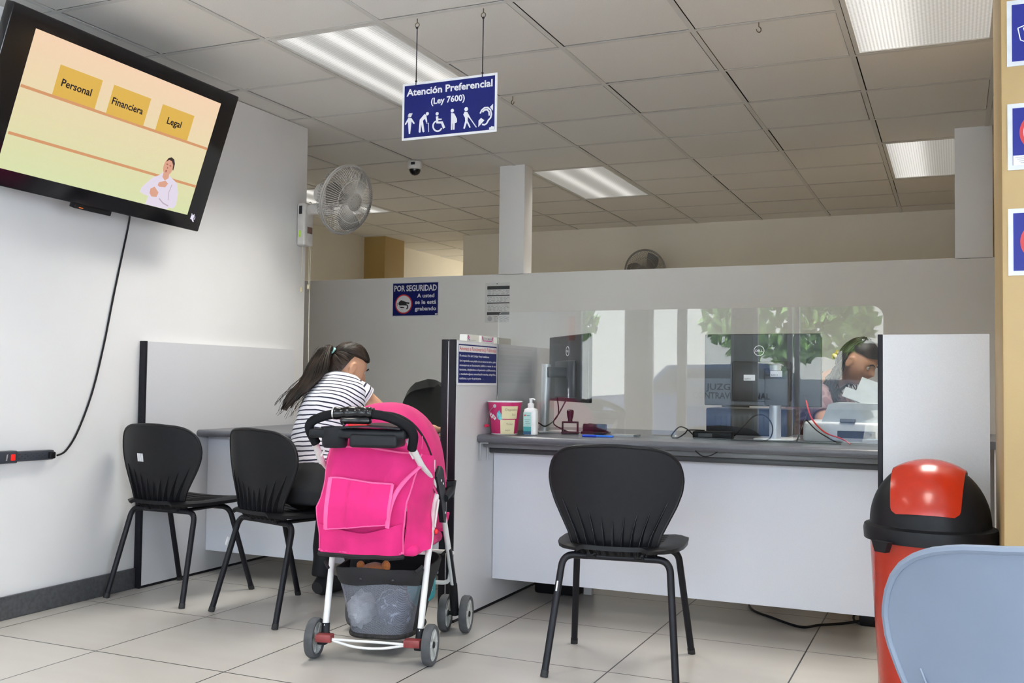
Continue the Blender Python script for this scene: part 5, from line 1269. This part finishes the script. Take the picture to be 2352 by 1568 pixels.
# basket
def bloop(v, grow=0.0):
    """rounded outline of the basket at height v 0..1 (bottom..rim)"""
    hx_ = 0.118+0.052*v+grow; y0 = 0.02-0.062*v-grow; y1 = 0.33+0.08*v+grow; z = 0.085+0.255*v
    cx_, cy_ = 0.008, (y0+y1)/2; ry = (y1-y0)/2; out = []
    for k in range(44):
        a = 2*PI*k/44; ex = 0.55
        out.append(V((cx_+hx_*math.copysign(abs(math.cos(a))**ex, math.cos(a)), cy_+ry*math.copysign(abs(math.sin(a))**ex, math.sin(a)), z-(0.012*math.cos(a)**2 if v > 0.7 else 0))))
    return out
ks_ = list(range(22, 44))+[0]
net_ks = [k for k in ks_ if 0 <= k < 44]
def seg_loft(ids): 
    b = MB(); b.loft([[bloop(q/10*0.80)[k] for k in ids] for q in range(11)], cap=False, open_ring=True); return b
seg_loft(list(range(24, 43))).build('basket_net', NET, sr)
seg_loft([42, 43]+list(range(0, 25))).build('basket_side', BAND, sr)
b = MB(); rg = [[p+V((0, 0, wr(p.x, p.y, k*0.3, 0.010, 7))) for p in bloop(0.78+0.22*k/4, 0.006 if 0 < k < 4 else 0.003)] for k in range(5)]
b.loft(rg+[[p+V((0, 0, 0)) for p in bloop(1.0, -0.006)], bloop(0.80, -0.008)], cap=False); b.build('basket_rim', BAND, sr)
b = MB(); b.tube(bloop(0.0, 0.002), 0.009, 8, closed=True); b.build('basket_hem', mat('scuffed_hem', (0.02, 0.018, 0.018), 0.8, var=0.9, scale=60), sr)
b = MB(); b.prism([(p.x, p.y) for p in bloop(0.0)], 0.006, None, 0.083); b.build('basket_floor', BAND, sr)
for s_ in (-1, 1):
    for yy in (-0.02, 0.40):
        b = MB(); b.tube([(s_*0.165, yy*0.9, 0.332), (s_*0.186, yy*0.9+0.02, 0.352)], 0.006, 6); b.build('basket_strap', BAND, sr)
for xx in (-0.03, 0.09): MB().sph((xx, -0.052, 0.305), (0.006, 0.003, 0.006), 10, 6).build('snap_button', BLKG, sr)
# things in the basket
SM = sr.matrix_basis.copy() if False else (Matrix.Translation((-1.94, 3.142, 0)) @ rotz(0.2356))
def blob(name, m, c, r, seed, amp, t, M=None, f=9.0):
    q = MB(); q.sph((0, 0, 0), 1.0, 36, 24)
    for v in q.bm.verts:
        d = 1+amp*(abs(noise.noise(v.co*f*0.22+V((seed, 0, 0))))*1.6-0.4+0.6*noise.noise(v.co*f*0.5+V((0, seed, 0))))
        v.co = V((v.co.x*r[0]*d, v.co.y*r[1]*d, v.co.z*r[2]*d))+V(c)
    return q.build(name, m, t)
def streak_print(name, c1, c2, scale, thr, rough):
    m = bpy.data.materials.new(name); m.use_nodes = True; n = m.node_tree; L = n.links; bb = n.nodes['Principled BSDF']; bb.inputs['Roughness'].default_value = rough
    t = n.nodes.new('ShaderNodeTexCoord'); v = n.nodes.new('ShaderNodeTexNoise'); v.inputs['Scale'].default_value = 16; v.inputs['Distortion'].default_value = 2.2; v.inputs['Detail'].default_value = 2
    r = n.nodes.new('ShaderNodeValToRGB'); r.color_ramp.elements[0].color = hx(c2)+(1,); r.color_ramp.elements[1].color = hx(c1)+(1,); r.color_ramp.elements[0].position = 0.56; r.color_ramp.elements[1].position = 0.62
    L.new(t.outputs['Object'], v.inputs['Vector']); L.new(v.outputs['Fac'], r.inputs[0]); L.new(r.outputs[0], bb.inputs['Base Color']); return m
def fabric_print(name, c1, c2, scale, thr=0.5, rough=0.6):
    m = bpy.data.materials.new(name); m.use_nodes = True; n = m.node_tree; L = n.links; bb = n.nodes['Principled BSDF']; bb.inputs['Roughness'].default_value = rough
    t = n.nodes.new('ShaderNodeTexCoord'); v = n.nodes.new('ShaderNodeTexVoronoi'); v.inputs['Scale'].default_value = scale; v.feature = 'DISTANCE_TO_EDGE'
    r = n.nodes.new('ShaderNodeValToRGB'); r.color_ramp.interpolation = 'CONSTANT'; r.color_ramp.elements[0].color = hx(c1)+(1,); r.color_ramp.elements[1].color = hx(c2)+(1,); r.color_ramp.elements[1].position = thr
    L.new(t.outputs['Object'], v.inputs['Vector']); L.new(v.outputs['Distance'], r.inputs[0]); L.new(r.outputs[0], bb.inputs['Base Color']); return m
t = thing('plastic_bag', 'crumpled navy and white plastic bag in the stroller basket behind the net', 'bag', M=SM @ Matrix.Translation((0.048, 0.12, 0.095)))
blob('bag', streak_print('navy_white_print', '8f98ac', '18243c', 9, 0.035, 0.3), (0, 0, 0.075), (0.068, 0.078, 0.066), 3, 0.2, t)
t = thing('cloth_bundle', 'pale folded cloth in the left of the stroller basket', 'cloth', M=SM @ Matrix.Translation((-0.078, 0.11, 0.092)))
blob('cloth', mat('pale_cloth', (0.42, 0.43, 0.47), 0.9, var=0.3, scale=14), (0, 0, 0.07), (0.048, 0.08, 0.062), 5, 0.22, t)
t = thing('wipes_pack', 'teal packet with white print at the right side of the stroller basket', 'packet', M=SM @ Matrix.Translation((0.110, 0.285, 0.21)))
b = MB(); b.box((-0.045, -0.085, -0.055), (0.035, 0.085, 0.075), 0.028, 4); b.build('packet', mat('teal_film', (0.03, 0.32, 0.36), 0.35, var=0.25, scale=18), t)
MB().text('Soft', 0.07, 0.022, frame((0.0362, -0.02, -0.01), (0, 1, 0.12), (0, -0.12, 1)), bold=0.01).build('lettering', SIGNW, t, smooth=False)
t = thing('plush_toy', 'orange plush toy peeping over the stroller basket rim', 'toy', M=SM @ Matrix.Translation((-0.025, 0.09, 0.28)))
OR = mat('orange_plush', (0.48, 0.16, 0.04), 0.95, var=0.2, scale=60, sheen=0.4, bump=0.5, bscale=300)
b = MB(); b.sph((0, 0, 0.02), (0.055, 0.06, 0.04), 20, 14); b.sph((0, 0.045, 0.005), (0.05, 0.05, 0.035), 20, 14)
b.build('body', OR, t); b = MB(); b.sph((-0.050, -0.01, 0.048), (0.016, 0.010, 0.018), 14, 10); b.build('ear', OR, t); b = MB(); b.sph((0.048, -0.01, 0.050), (0.017, 0.010, 0.022), 14, 10); b.build('ear', OR, t)
t = thing('baby_shoe', 'black boot with pale dotted sole in the stroller basket left of the orange toy', 'shoe', M=SM @ Matrix.Translation((-0.095, 0.13, 0.30)))
b = MB(); b.tube(spline([(0, 0, 0.10), (0, 0, 0.05), (0.0, -0.012, 0.01), (0, -0.06, -0.01)], 5), [(0.034, 0.034)]*6+[(0.036, 0.034)]*5+[(0.034, 0.026)]*4+[(0.02, 0.015)], 16, side=(1, 0, 0)); b.build('upper', mat('black_suede', (0.010, 0.010, 0.011), 0.85), t)
b = MB()
for k in range(7): b.sph((-0.034+0.0113*k, -0.075+0.0015*abs(k-3)**2, -0.018), (0.003, 0.003, 0.003), 8, 6)
b.build('sole_dots', SIGNW, t)
# ---------------------------------------------------------------- people
def ell(mb, pts, rad, n=18, side=(1, 0, 0), uv=False, M=None): mb.tube(pts, rad, n, side=side, uv=uv, M=M)
def head_shape(mb, M, s=1.0):
    """head in local axes: x right, y forward (face), z up; centre of the skull at 0"""
    t = bmesh.new(); bmesh.ops.create_uvsphere(t, u_segments=40, v_segments=28, radius=1.0)
    for v in t.verts:
        x, y, z = v.co
        X, Y, Z = x*0.074, y*0.093, z*0.112
        if z < 0:      # taper to jaw and chin
            k = -z; X *= 1-0.30*k*k; Y = Y*(1-0.22*k)+(0.020*k if y > -0.2 else -0.0)
            if y < 0: Y *= 1-0.35*k
        if y > 0.55:   # face plane flatter
            Y -= 0.016*(y-0.55)
            Y -= 0.010*math.exp(-((abs(x)-0.42)/0.20)**2-((z-0.02)/0.14)**2)      # eye sockets
            Y += 0.006*math.exp(-((z-0.22)/0.10)**2)*(1-abs(x))                     # brow
            Y += 0.022*math.exp(-(x/0.16)**2-((z+0.22)/0.14)**2)+0.010*math.exp(-(x/0.11)**2-((z+0.02)/0.18)**2)  # nose
            Y += 0.006*math.exp(-(x/0.34)**2-((z+0.52)/0.07)**2)+0.007*math.exp(-(x/0.30)**2-((z+0.62)/0.06)**2)  # lips
            Y -= 0.004*math.exp(-(x/0.30)**2-((z+0.57)/0.025)**2)
            Y += 0.010*math.exp(-(x/0.35)**2-((z+0.86)/0.12)**2)                    # chin
            X += 0.004*math.copysign(1, x)*math.exp(-((abs(x)-0.62)/0.2)**2-((z+0.18)/0.2)**2)
        v.co = V((X, Y, Z))*s
    mb.add(t, M)
    for sx in (-1, 1):   # ears
        E = M @ Matrix.Translation((sx*0.076*s, -0.008*s, -0.012*s)) @ Matrix.Rotation(sx*0.35, 4, 'Z') @ Matrix.Rotation(-0.15, 4, 'X')
        mb.sph((0, 0, 0), (0.008*s, 0.019*s, 0.031*s), 14, 10, E)
        mb.tube([E @ V((sx*0.006, 0.014*s*math.cos(a)-0.002, 0.027*s*math.sin(a)+0.002)) for a in [-1.2+k*0.42 for k in range(10)]], 0.0042*s, 6)
def face_parts(parent, M, s=1.0):
    for sx in (-1, 1):
        MB().sph((sx*0.031*s, 0.0655*s, 0.003*s), 0.0115*s, 14, 10, M).build('eye', mat('eye_white', (0.42, 0.40, 0.38), 0.4), parent)
        MB().sph((sx*0.031*s, 0.0728*s, 0.003*s), 0.0052*s, 12, 8, M).build('iris', mat('brown_iris', (0.03, 0.015, 0.01), 0.15), parent)
        MB().tube([M @ V((sx*(0.014+0.036*k/6)*s, (0.0885-0.0030*(k/3)**1.3)*s, (0.022+0.006*math.sin(PI*k/6))*s)) for k in range(7)], [(0.0035, 0.002)]*7, 6).build('eyebrow', mat('brow_hair', (0.02, 0.012, 0.01), 0.8), parent)
    MB().tube([M @ V(((-0.024+0.048*k/8)*s, (0.0925-0.009*((k-4)/4)**2)*s, (-0.060-0.001*math.cos(k))*s)) for k in range(9)], [(0.002, 0.001)]+[(0.0062, 0.004)]*7+[(0.002, 0.001)], 8, side=None).build('lips', mat('lip', (0.36, 0.10, 0.09), 0.4), parent)
def hand_shape(mb, M, side=1, curl=0.5, s=1.0):
    """local: wrist at 0, fingers along +y, back of hand +z, thumb toward -x*side"""
    R_ = lambda p: M @ (V(p)*s)
    mb.tube([R_((0, -0.03, 0)), R_((0, 0.0, 0)), R_((0, 0.03, 0.001)), R_((0, 0.06, 0.002)), R_((0, 0.088, 0.0))], [(0.025*s, 0.019*s), (0.028*s, 0.017*s), (0.038*s, 0.015*s), (0.041*s, 0.0135*s), (0.037*s, 0.011*s)], 16, side=M.to_3x3() @ V((1, 0, 0)))
    for k, (x, ln) in enumerate(((-0.030, 0.070), (-0.010, 0.079), (0.010, 0.074), (0.029, 0.058))):
        x *= side; p = V((x, 0.082, 0)); a = 0.15+curl*0.25; pts = [p-V((0, 0.02, 0)), p]
        for q, f in enumerate((0.45, 0.30, 0.25)):
            p = p+V((x*0.08, math.cos(a), -math.sin(a)))*ln*f; pts.append(p.copy()); a += curl*(0.9+0.1*k)
        mb.tube([R_(q) for q in pts], [0.0092*s, 0.0092*s, 0.0085*s, 0.0078*s, 0.0060*s], 10)
    pts = [V((-0.022*side, 0.018, -0.002)), V((-0.045*side, 0.040, -0.010)), V((-0.052*side, 0.066, -0.018)), V((-0.046*side, 0.088, -0.026))]
    mb.tube([R_(q) for q in pts], [0.014*s, 0.0115*s, 0.0100*s, 0.0070*s], 10)
def hand_frame(w, fwd, back):
    f_ = V(fwd).normalized(); b_ = V(back); b_ = (b_-f_*b_.dot(f_)).normalized(); x_ = f_.cross(b_)
    M = Matrix((x_, f_, b_)).transposed().to_4x4(); M.translation = V(w); return M
def hair_locks(mb, paths, r, n=5):
    for p, rr_ in paths: mb.tube(p, rr_, n, cap=False)
HAIRM = bpy.data.materials.new('dark_brown_hair'); HAIRM.use_nodes = True
n_ = HAIRM.node_tree; b_ = n_.nodes['Principled BSDF']; b_.inputs['Roughness'].default_value = 0.42; b_.inputs['Specular IOR Level'].default_value = 0.3; b_.inputs['Anisotropic'].default_value = 0.6
t_ = n_.nodes.new('ShaderNodeTexCoord'); nz_ = n_.nodes.new('ShaderNodeTexNoise'); nz_.inputs['Scale'].default_value = 26; mp_ = n_.nodes.new('ShaderNodeMapping'); mp_.inputs['Scale'].default_value = (1, 1, 0.12)
r_ = n_.nodes.new('ShaderNodeValToRGB'); r_.color_ramp.elements[0].color = (0.007, 0.005, 0.004, 1); r_.color_ramp.elements[1].color = (0.040, 0.024, 0.016, 1); r_.color_ramp.elements[0].position = 0.35; r_.color_ramp.elements[1].position = 0.75
n_.links.new(t_.outputs['Object'], mp_.inputs[0]); n_.links.new(mp_.outputs[0], nz_.inputs['Vector']); n_.links.new(nz_.outputs['Fac'], r_.inputs[0]); n_.links.new(r_.outputs[0], b_.inputs['Base Color'])

# ---- woman in the striped shirt (world coordinates relative to O1)
O1 = V((-2.60, 3.68, 0.0))
W = lambda x, y, z: V((x, y, z))-O1
wm = thing('person', 'seated woman seen from behind in a navy striped white shirt and long ponytail', 'person', O1)
HD = frame((0, 0, 0), (0.96, -0.22, 0.10), (0.20, 0.42, 0.88))
fd = V((0.50, 0.77, -0.38)).normalized(); ud = V((0.16, 0.36, 0.9)); ud = (ud-fd*ud.dot(fd)).normalized(); xd = fd.cross(ud)
HM = Matrix((xd, fd, ud)).transposed().to_4x4(); HM.translation = W(-2.600, 3.955, 1.075)
skin = MB()
head_shape(skin, HM)
nk = [W(-2.575, 3.86, 0.985), W(-2.585, 3.90, 1.01), W(-2.598, 3.94, 1.05)]
ell(skin, nk, [(0.062, 0.058), (0.054, 0.052), (0.054, 0.056)], 18, (1, -0.2, 0))
# trunk under the shirt
ell(skin, [W(-2.585, 3.70, 0.56), W(-2.59, 3.74, 0.77), W(-2.585, 3.81, 0.90), W(-2.578, 3.86, 0.985)], [(0.13, 0.09), (0.12, 0.08), (0.13, 0.085), (0.07, 0.05)], 18, (1, -0.1, 0))
sh_r, el_r, wr_r = W(-2.505, 3.862, 0.955), W(-2.365, 4.015, 0.800), W(-2.285, 4.235, 0.785)
sh_l, el_l, wr_l = W(-2.715, 3.880, 0.960), W(-2.760, 4.060, 0.800), W(-2.56, 4.20, 0.785)
for sh, el, wq in ((sh_r, el_r, wr_r), (sh_l, el_l, wr_l)):
    ell(skin, spline([sh, sh.lerp(el, 0.5), el, el.lerp(wq, 0.35), wq], 4), [0.055, 0.058, 0.058, 0.056, 0.053, 0.050, 0.046, 0.042, 0.039, 0.040, 0.041, 0.040, 0.038, 0.034, 0.030, 0.026, 0.024], 16, (1, 0, 0.2))
hand_shape(skin, hand_frame(wr_r, (0.35, 0.92, -0.10), (-0.2, 0.1, 1)), 1, 0.75, 0.92)
hand_shape(skin, hand_frame(wr_l, (0.75, 0.62, -0.12), (0, 0.1, 1)), -1, 0.5, 0.92)
bodyo = skin.build('body', SKIN, wm, remesh=0.0055, smooth_it=4)
face_parts(bodyo, HM)
# shirt
STR = stripe_mat('navy_stripes', 'e4e2ea', '1a1e38', 0.0190, 0.30)
sb_ = MB()
tors = [(-2.572, 3.672, 0.548, 0.176, 0.128), (-2.578, 3.688, 0.60, 0.170, 0.120), (-2.588, 3.705, 0.67, 0.152, 0.108), (-2.592, 3.738, 0.76, 0.143, 0.104), (-2.590, 3.782, 0.85, 0.150, 0.110), (-2.585, 3.824, 0.92, 0.160, 0.108), (-2.582, 3.852, 0.965, 0.152, 0.094), (-2.582, 3.872, 0.998, 0.112, 0.078), (-2.584, 3.885, 1.018, 0.076, 0.066)]
pts = spline([W(*q[:3]) for q in tors], 5)
rads = []
for k in range(len(pts)):
    f = k/5.0; i = min(int(f), len(tors)-2); u = f-i
    w0 = 0.004*math.sin(k*1.7)*(1 if k < 16 else 0.3)
    rads.append((tors[i][3]*(1-u)+tors[i+1][3]*u+w0, tors[i][4]*(1-u)+tors[i+1][4]*u+w0))
sb_.tube(pts, rads, 48, side=(1, -0.12, 0), uv=True, cap=False)
for v in sb_.bm.verts: v.co += v.co.normalized()*0 + V((1, 1, 0))*0.0; v.co.x += wr(v.co.x, v.co.y, v.co.z, 0.006, 12, 4); v.co.z += wr(v.co.y, v.co.x, v.co.z, 0.006, 10, 8)
sb_.tube([sh_r+V((-0.055, -0.02, 0.022)), sh_r+V((-0.02, -0.005, 0.012)), sh_r.lerp(el_r, 0.07), sh_r.lerp(el_r, 0.13), sh_r.lerp(el_r, 0.19)], [(0.052, 0.048), (0.068, 0.064), (0.075, 0.072), (0.076, 0.073), (0.075, 0.072)], 28, side=(1, 0, 0.2), uv=True, cap=False)
sb_.tube([sh_l+V((0.055, -0.02, 0.022)), sh_l+V((0.02, -0.005, 0.012)), sh_l.lerp(el_l, 0.15), sh_l.lerp(el_l, 0.32), sh_l.lerp(el_l, 0.50)], [(0.052, 0.048), (0.064, 0.060), (0.067, 0.065), (0.066, 0.064), (0.065, 0.063)], 28, side=(1, 0, 0.2), uv=True, cap=False)
sho = sb_.build('striped_shirt', STR, wm, angle=180)
so_ = sho.modifiers.new('cloth', 'SOLIDIFY'); so_.thickness = 0.002; so_.offset = 1
MB().tube([sh_r.lerp(el_r, 0.50)+V((0.0655*math.cos(a), 0.030*math.sin(a), 0.0)) for a in ()] or [sh_r.lerp(el_r, 0.175), sh_r.lerp(el_r, 0.21)], [(0.0765, 0.0735)]*2, 28, side=(1, 0, 0.2), cap=False).build('sleeve_cuff', mat('lace_white', (0.70, 0.70, 0.74), 0.8), sho)
# trousers
TR = mat('black_trousers', (0.008, 0.009, 0.012), 0.75, bump=0.15, bscale=400)
tb = MB()
ell(tb, [W(-2.575, 3.655, 0.470), W(-2.575, 3.662, 0.53), W(-2.575, 3.675, 0.60), W(-2.580, 3.690, 0.635)], [(0.150, 0.120), (0.178, 0.148), (0.165, 0.120), (0.150, 0.105)], 22, (1, -0.1, 0))
for x0, x1, x2, yk in ((-2.66, -2.72, -2.73, 4.02), (-2.49, -2.45, -2.44, 4.02)):
    ell(tb, spline([W(x0, 3.68, 0.535), W((x0+x1)/2, 3.86, 0.545), W(x1, yk, 0.525), W(x2, yk+0.00, 0.40), W(x2, yk-0.03, 0.22), W(x2, yk-0.05, 0.09)], 4), [0.098]*3+[0.092]*3+[0.080]*3+[0.068]*4+[0.060]*4+[0.052]*4, 18, (1, 0, 0))
tb.build('trousers', TR, wm, remesh=0.010, smooth_it=6)
for x2, yk in ((-2.73, 4.02), (-2.44, 4.02)):
    q = MB(); q.tube([W(x2, yk-0.09, 0.045), W(x2, yk-0.05, 0.055), W(x2, yk+0.03, 0.045), W(x2, yk+0.11, 0.03), W(x2, yk+0.15, 0.022)], [(0.030, 0.030), (0.040, 0.052), (0.043, 0.043), (0.043, 0.028), (0.026, 0.016)], 16, side=(1, 0, 0)); q.build('shoe', RUB, wm)
# hair: cap and locks running to a high ponytail
tie = HM.inverted() @ W(-2.640, 3.878, 1.152)
def cap_pts(d, k=1.075):
    d = V(d).normalized(); return V((d.x*0.074*k, d.y*0.093*k, d.z*0.112*k))
hb_ = MB()
def hairline(a):
    a = abs((a+PI) % (2*PI)-PI); return interp([(0, 0.33), (0.9, 0.37), (1.15, 0.36), (1.75, 0.37), (1.95, 0.52), (2.2, 0.68), (2.5, 0.76), (PI, 0.79)], a)
def capfn(u, v):
    a = 2*PI*u; th = v*PI*0.60
    # hairline: reaches further down at the back
    lim = hairline(a)     # a=0 forward
    th = v*PI*lim*1.0
    d = V((math.sin(th)*math.sin(a), math.sin(th)*math.cos(a), math.cos(th)))
    return HM @ (cap_pts(d, 1.055)+V((0, -0.004, 0.0)))
hb_.sheet(lambda u, v: capfn(u, max(v, 0.002)), 48, 18, 0.004)
rr = random.Random(21)
for k in range(300):
    a = rr.uniform(0, 2*PI); lim = hairline(a)-0.01; th = PI*lim*rr.uniform(0.72, 1.0)
    d = V((math.sin(th)*math.sin(a), math.sin(th)*math.cos(a), math.cos(th)))
    td = tie.normalized(); td = V((tie.x/0.074, tie.y/0.093, tie.z/0.112)).normalized()
    path = []
    for q in range(9):
        f = q/8; dd = d.lerp(td, f).normalized() if d.dot(td) > -0.95 else d
        path.append(HM @ (cap_pts(dd, 1.07+0.03*math.sin(PI*f)+rr.uniform(-0.006, 0.008))))
    hb_.tube(path, [0.0035]+[0.0058]*6+[0.005, 0.004], 5, cap=False)
hair = hb_.build('hair', HAIRM, wm, angle=80)
MB().tube([HM @ (tie+V((0.013*math.cos(a), 0.004+0.004*math.sin(a), 0.013*math.sin(a)+0.003))) for a in [k*PI/8 for k in range(16)]], 0.0055, 8, closed=True).build('hair_tie', mat('mint_tie', (0.30, 0.62, 0.58), 0.7), hair)
pt = MB(); T0 = HM @ (tie+V((0, 0, 0.004)))
cen = [T0, T0+V((-0.020, -0.030, 0.004)), W(-2.668, 3.808, 1.105), W(-2.672, 3.775, 1.035), W(-2.705, 3.735, 0.975), W(-2.740, 3.715, 0.925), W(-2.762, 3.705, 0.885)]
for k in range(230):
    a = rr.uniform(0, 2*PI); q_ = math.sqrt(rr.uniform(0, 1)); ln = rr.uniform(0.72, 1.0); wob = rr.uniform(0, 6); P_ = []
    for i, c in enumerate(cen):
        s_ = (0.008, 0.036, 0.056, 0.068, 0.066, 0.046, 0.026)[i]*q_
        off = V((math.cos(a)*s_*0.95, math.sin(a)*s_*0.5, math.sin(a+0.6)*s_*0.55)); off += V((math.sin(wob+i*1.3), 0, math.cos(wob*1.7+i))) * 0.006*(i/6)
        P_.append(c+off+V((0.035, 0.01, 0))*(max(0, math.sin(a))*0.6 if 2 <= i <= 4 else 0))
    P_ = spline(P_, 4); P_ = P_[:max(6, int(len(P_)*ln))]
    pt.tube(P_, [0.0028+0.0022*math.sin(PI*min(1, j/len(P_)*1.05)) for j in range(len(P_))], 5, cap=False)
for k in range(26):
    a = rr.uniform(0, 2*PI); P_ = spline([c+V((math.cos(a)*0.058*(0.3+0.12*i)+rr.uniform(-.008, .008), rr.uniform(-.02, .02), math.sin(a)*0.045*(0.3+0.1*i)+rr.uniform(-.006, .006))) for i, c in enumerate(cen)], 3)
    pt.tube(P_, 0.0009, 4, cap=False)
pt.build('ponytail', HAIRM, hair, angle=80)

# ---- clerk behind the counter
O2 = V((-0.84, 5.36, 0.0))
U = lambda x, y, z: V((x, y, z))-O2
ck = thing('person', 'clerk bent over papers behind the clear screen, dark hair held by a yellow clip', 'person', O2)
fd = V((0.80, -0.32, -0.50)).normalized(); ud = V((0.42, -0.10, 0.90)); ud = (ud-fd*ud.dot(fd)).normalized(); xd = fd.cross(ud)
HM2 = Matrix((xd, fd, ud)).transposed().to_4x4(); HM2.translation = U(-0.435, 5.20, 1.140)
sk2 = MB(); head_shape(sk2, HM2)
ell(sk2, [U(-0.60, 5.28, 1.03), U(-0.53, 5.25, 1.07), U(-0.465, 5.215, 1.105)], [(0.06, 0.06), (0.054, 0.052), (0.054, 0.056)], 18, (0, 1, 0))
ell(sk2, [U(-0.84, 5.36, 0.60), U(-0.78, 5.34, 0.82), U(-0.68, 5.31, 0.97), U(-0.60, 5.28, 1.03)], [(0.13, 0.09), (0.13, 0.085), (0.14, 0.085), (0.07, 0.05)], 18, (0, 1, 0))
a_r = (U(-0.62, 5.13, 0.965), U(-0.56, 5.00, 0.82), U(-0.40, 4.90, 0.90)); a_l = (U(-0.60, 5.44, 0.965), U(-0.45, 5.52, 0.84), U(-0.28, 5.40, 0.86))
for sh, el, wq in (a_r, a_l):
    ell(sk2, spline([sh, sh.lerp(el, 0.5), el, el.lerp(wq, 0.35), wq], 4), [0.046]*9+[0.040]*4+[0.034, 0.030, 0.027, 0.025], 14, (0, 1, 0.2))
hand_shape(sk2, hand_frame(a_r[2], (0.9, -0.1, 0.2), (0, -0.9, 0.4)), -1, 0.55, 0.92); hand_shape(sk2, hand_frame(a_l[2], (0.9, -0.3, 0.0), (0, 0.2, 1)), 1, 0.5, 0.92)
bo2 = sk2.build('body', SKIN, ck, remesh=0.0055, smooth_it=4); face_parts(bo2, HM2)
bl = MB(); tz = [(-0.845, 5.36, 0.52, 0.17, 0.13), (-0.83, 5.355, 0.68, 0.15, 0.11), (-0.78, 5.34, 0.83, 0.15, 0.105), (-0.70, 5.315, 0.95, 0.172, 0.105), (-0.64, 5.295, 1.005, 0.15, 0.085), (-0.595, 5.278, 1.032, 0.078, 0.066)]
ps_ = spline([U(*q[:3]) for q in tz], 4); rd = []
for k in range(len(ps_)):
    f = k/4; i = min(int(f), len(tz)-2); u = f-i; rd.append((tz[i][3]*(1-u)+tz[i+1][3]*u, tz[i][4]*(1-u)+tz[i+1][4]*u))
bl.tube(ps_, rd, 32, side=(0, 1, 0), cap=False)
for sh, el, wq in (a_r, a_l): bl.tube([sh+V((0.0, 0.03 if sh is a_r[0] else -0.03, 0.02)), sh, sh.lerp(el, 0.3), sh.lerp(el, 0.62)], [(0.058, 0.055), (0.064, 0.060), (0.060, 0.058), (0.056, 0.055)], 24, side=(0, 1, 0.2), cap=False)
BLO = fabric_print('pink_grey_print', 'a58a90', '8a6f7a', 16, 0.10, 0.8)
bo = bl.build('blouse', BLO, ck, angle=180); so_ = bo.modifiers.new('cloth', 'SOLIDIFY'); so_.thickness = 0.002; so_.offset = 1
tb = MB(); ell(tb, [U(-0.85, 5.36, 0.46), U(-0.85, 5.36, 0.52), U(-0.84, 5.36, 0.60)], [(0.17, 0.13), (0.18, 0.15), (0.15, 0.11)], 20, (0, 1, 0))
for yy in (5.27, 5.46): ell(tb, spline([U(-0.80, yy, 0.55), U(-0.62, yy, 0.56), U(-0.44, yy, 0.53), U(-0.43, yy, 0.40), U(-0.46, yy, 0.20), U(-0.47, yy, 0.09)], 4), [0.09]*4+[0.08]*4+[0.066]*5+[0.055]*8, 16, (0, 1, 0))
tb.build('trousers', TR, ck, remesh=0.010, smooth_it=5)
for yy in (5.27, 5.46):
    q = MB(); q.tube([U(-0.52, yy, 0.045), U(-0.48, yy, 0.055), U(-0.40, yy, 0.045), U(-0.32, yy, 0.03), U(-0.28, yy, 0.022)], [(0.03, 0.03), (0.04, 0.05), (0.043, 0.043), (0.043, 0.028), (0.026, 0.016)], 16, side=(0, 1, 0)); q.build('shoe', RUB, ck)
h2 = MB()
def cap2(u, v):
    a = 2*PI*u; lim = hairline(a); th = max(v, 0.002)*PI*lim
    return HM2 @ (cap_pts((math.sin(th)*math.sin(a), math.sin(th)*math.cos(a), math.cos(th)), 1.075)+V((0, -0.006, 0)))
h2.sheet(cap2, 40, 16, 0.004)
for k in range(260):
    a = rr.uniform(0.60*PI, 1.40*PI); th = rr.uniform(0.06, 0.34)*PI
    P_ = []
    for q in range(5):
        lim = hairline(a)*PI; tt = th+(lim-th)*q/4
        P_.append(HM2 @ cap_pts((math.sin(tt)*math.sin(a), math.sin(tt)*math.cos(a), math.cos(tt)), 1.09+rr.uniform(0, 0.05)))
    side_ = math.sin(a)
    e_ = P_[-1]; dn = rr.uniform(0.08, 0.17)
    P_.append(e_+V((-0.035+rr.uniform(-.02, .02), rr.uniform(-.02, .01), -dn*0.5))); P_.append(e_+V((-0.045+rr.uniform(-.03, .03), rr.uniform(-.03, .015), -dn)))
    h2.tube(spline(P_, 3), [0.0045]*14+[0.004, 0.0035, 0.003, 0.0025, 0.002], 5, cap=False)
ho2 = h2.build('hair', HAIRM, ck, angle=80)
q = MB(); q.sph((0, 0, 0), (0.014, 0.018, 0.012), 12, 8, HM2 @ Matrix.Translation((0.03, -0.108, -0.03))); q.tube([HM2 @ V((0.03, -0.112, -0.045)), HM2 @ V((0.03, -0.108, 0.0))], 0.009, 8); q.build('hair_clip', mat('yellow_clip', (0.65, 0.50, 0.04), 0.35), ho2)
ds = thing('clerk_desk', 'grey side desk under the clerk behind the counter', 'desk', (-0.48, 5.2, 0))
b = MB(); b.box((-0.10, -0.23, 0.745), (0.72, 0.55, 0.78)); b.build('top', WORK, ds, smooth=False)
for xx in (-0.06, 0.66):
    for yy in (-0.20, 0.5): MB().box((xx-0.02, yy-0.02, 0), (xx+0.02, yy+0.02, 0.745)).build('leg', LAMI, ds, smooth=False)
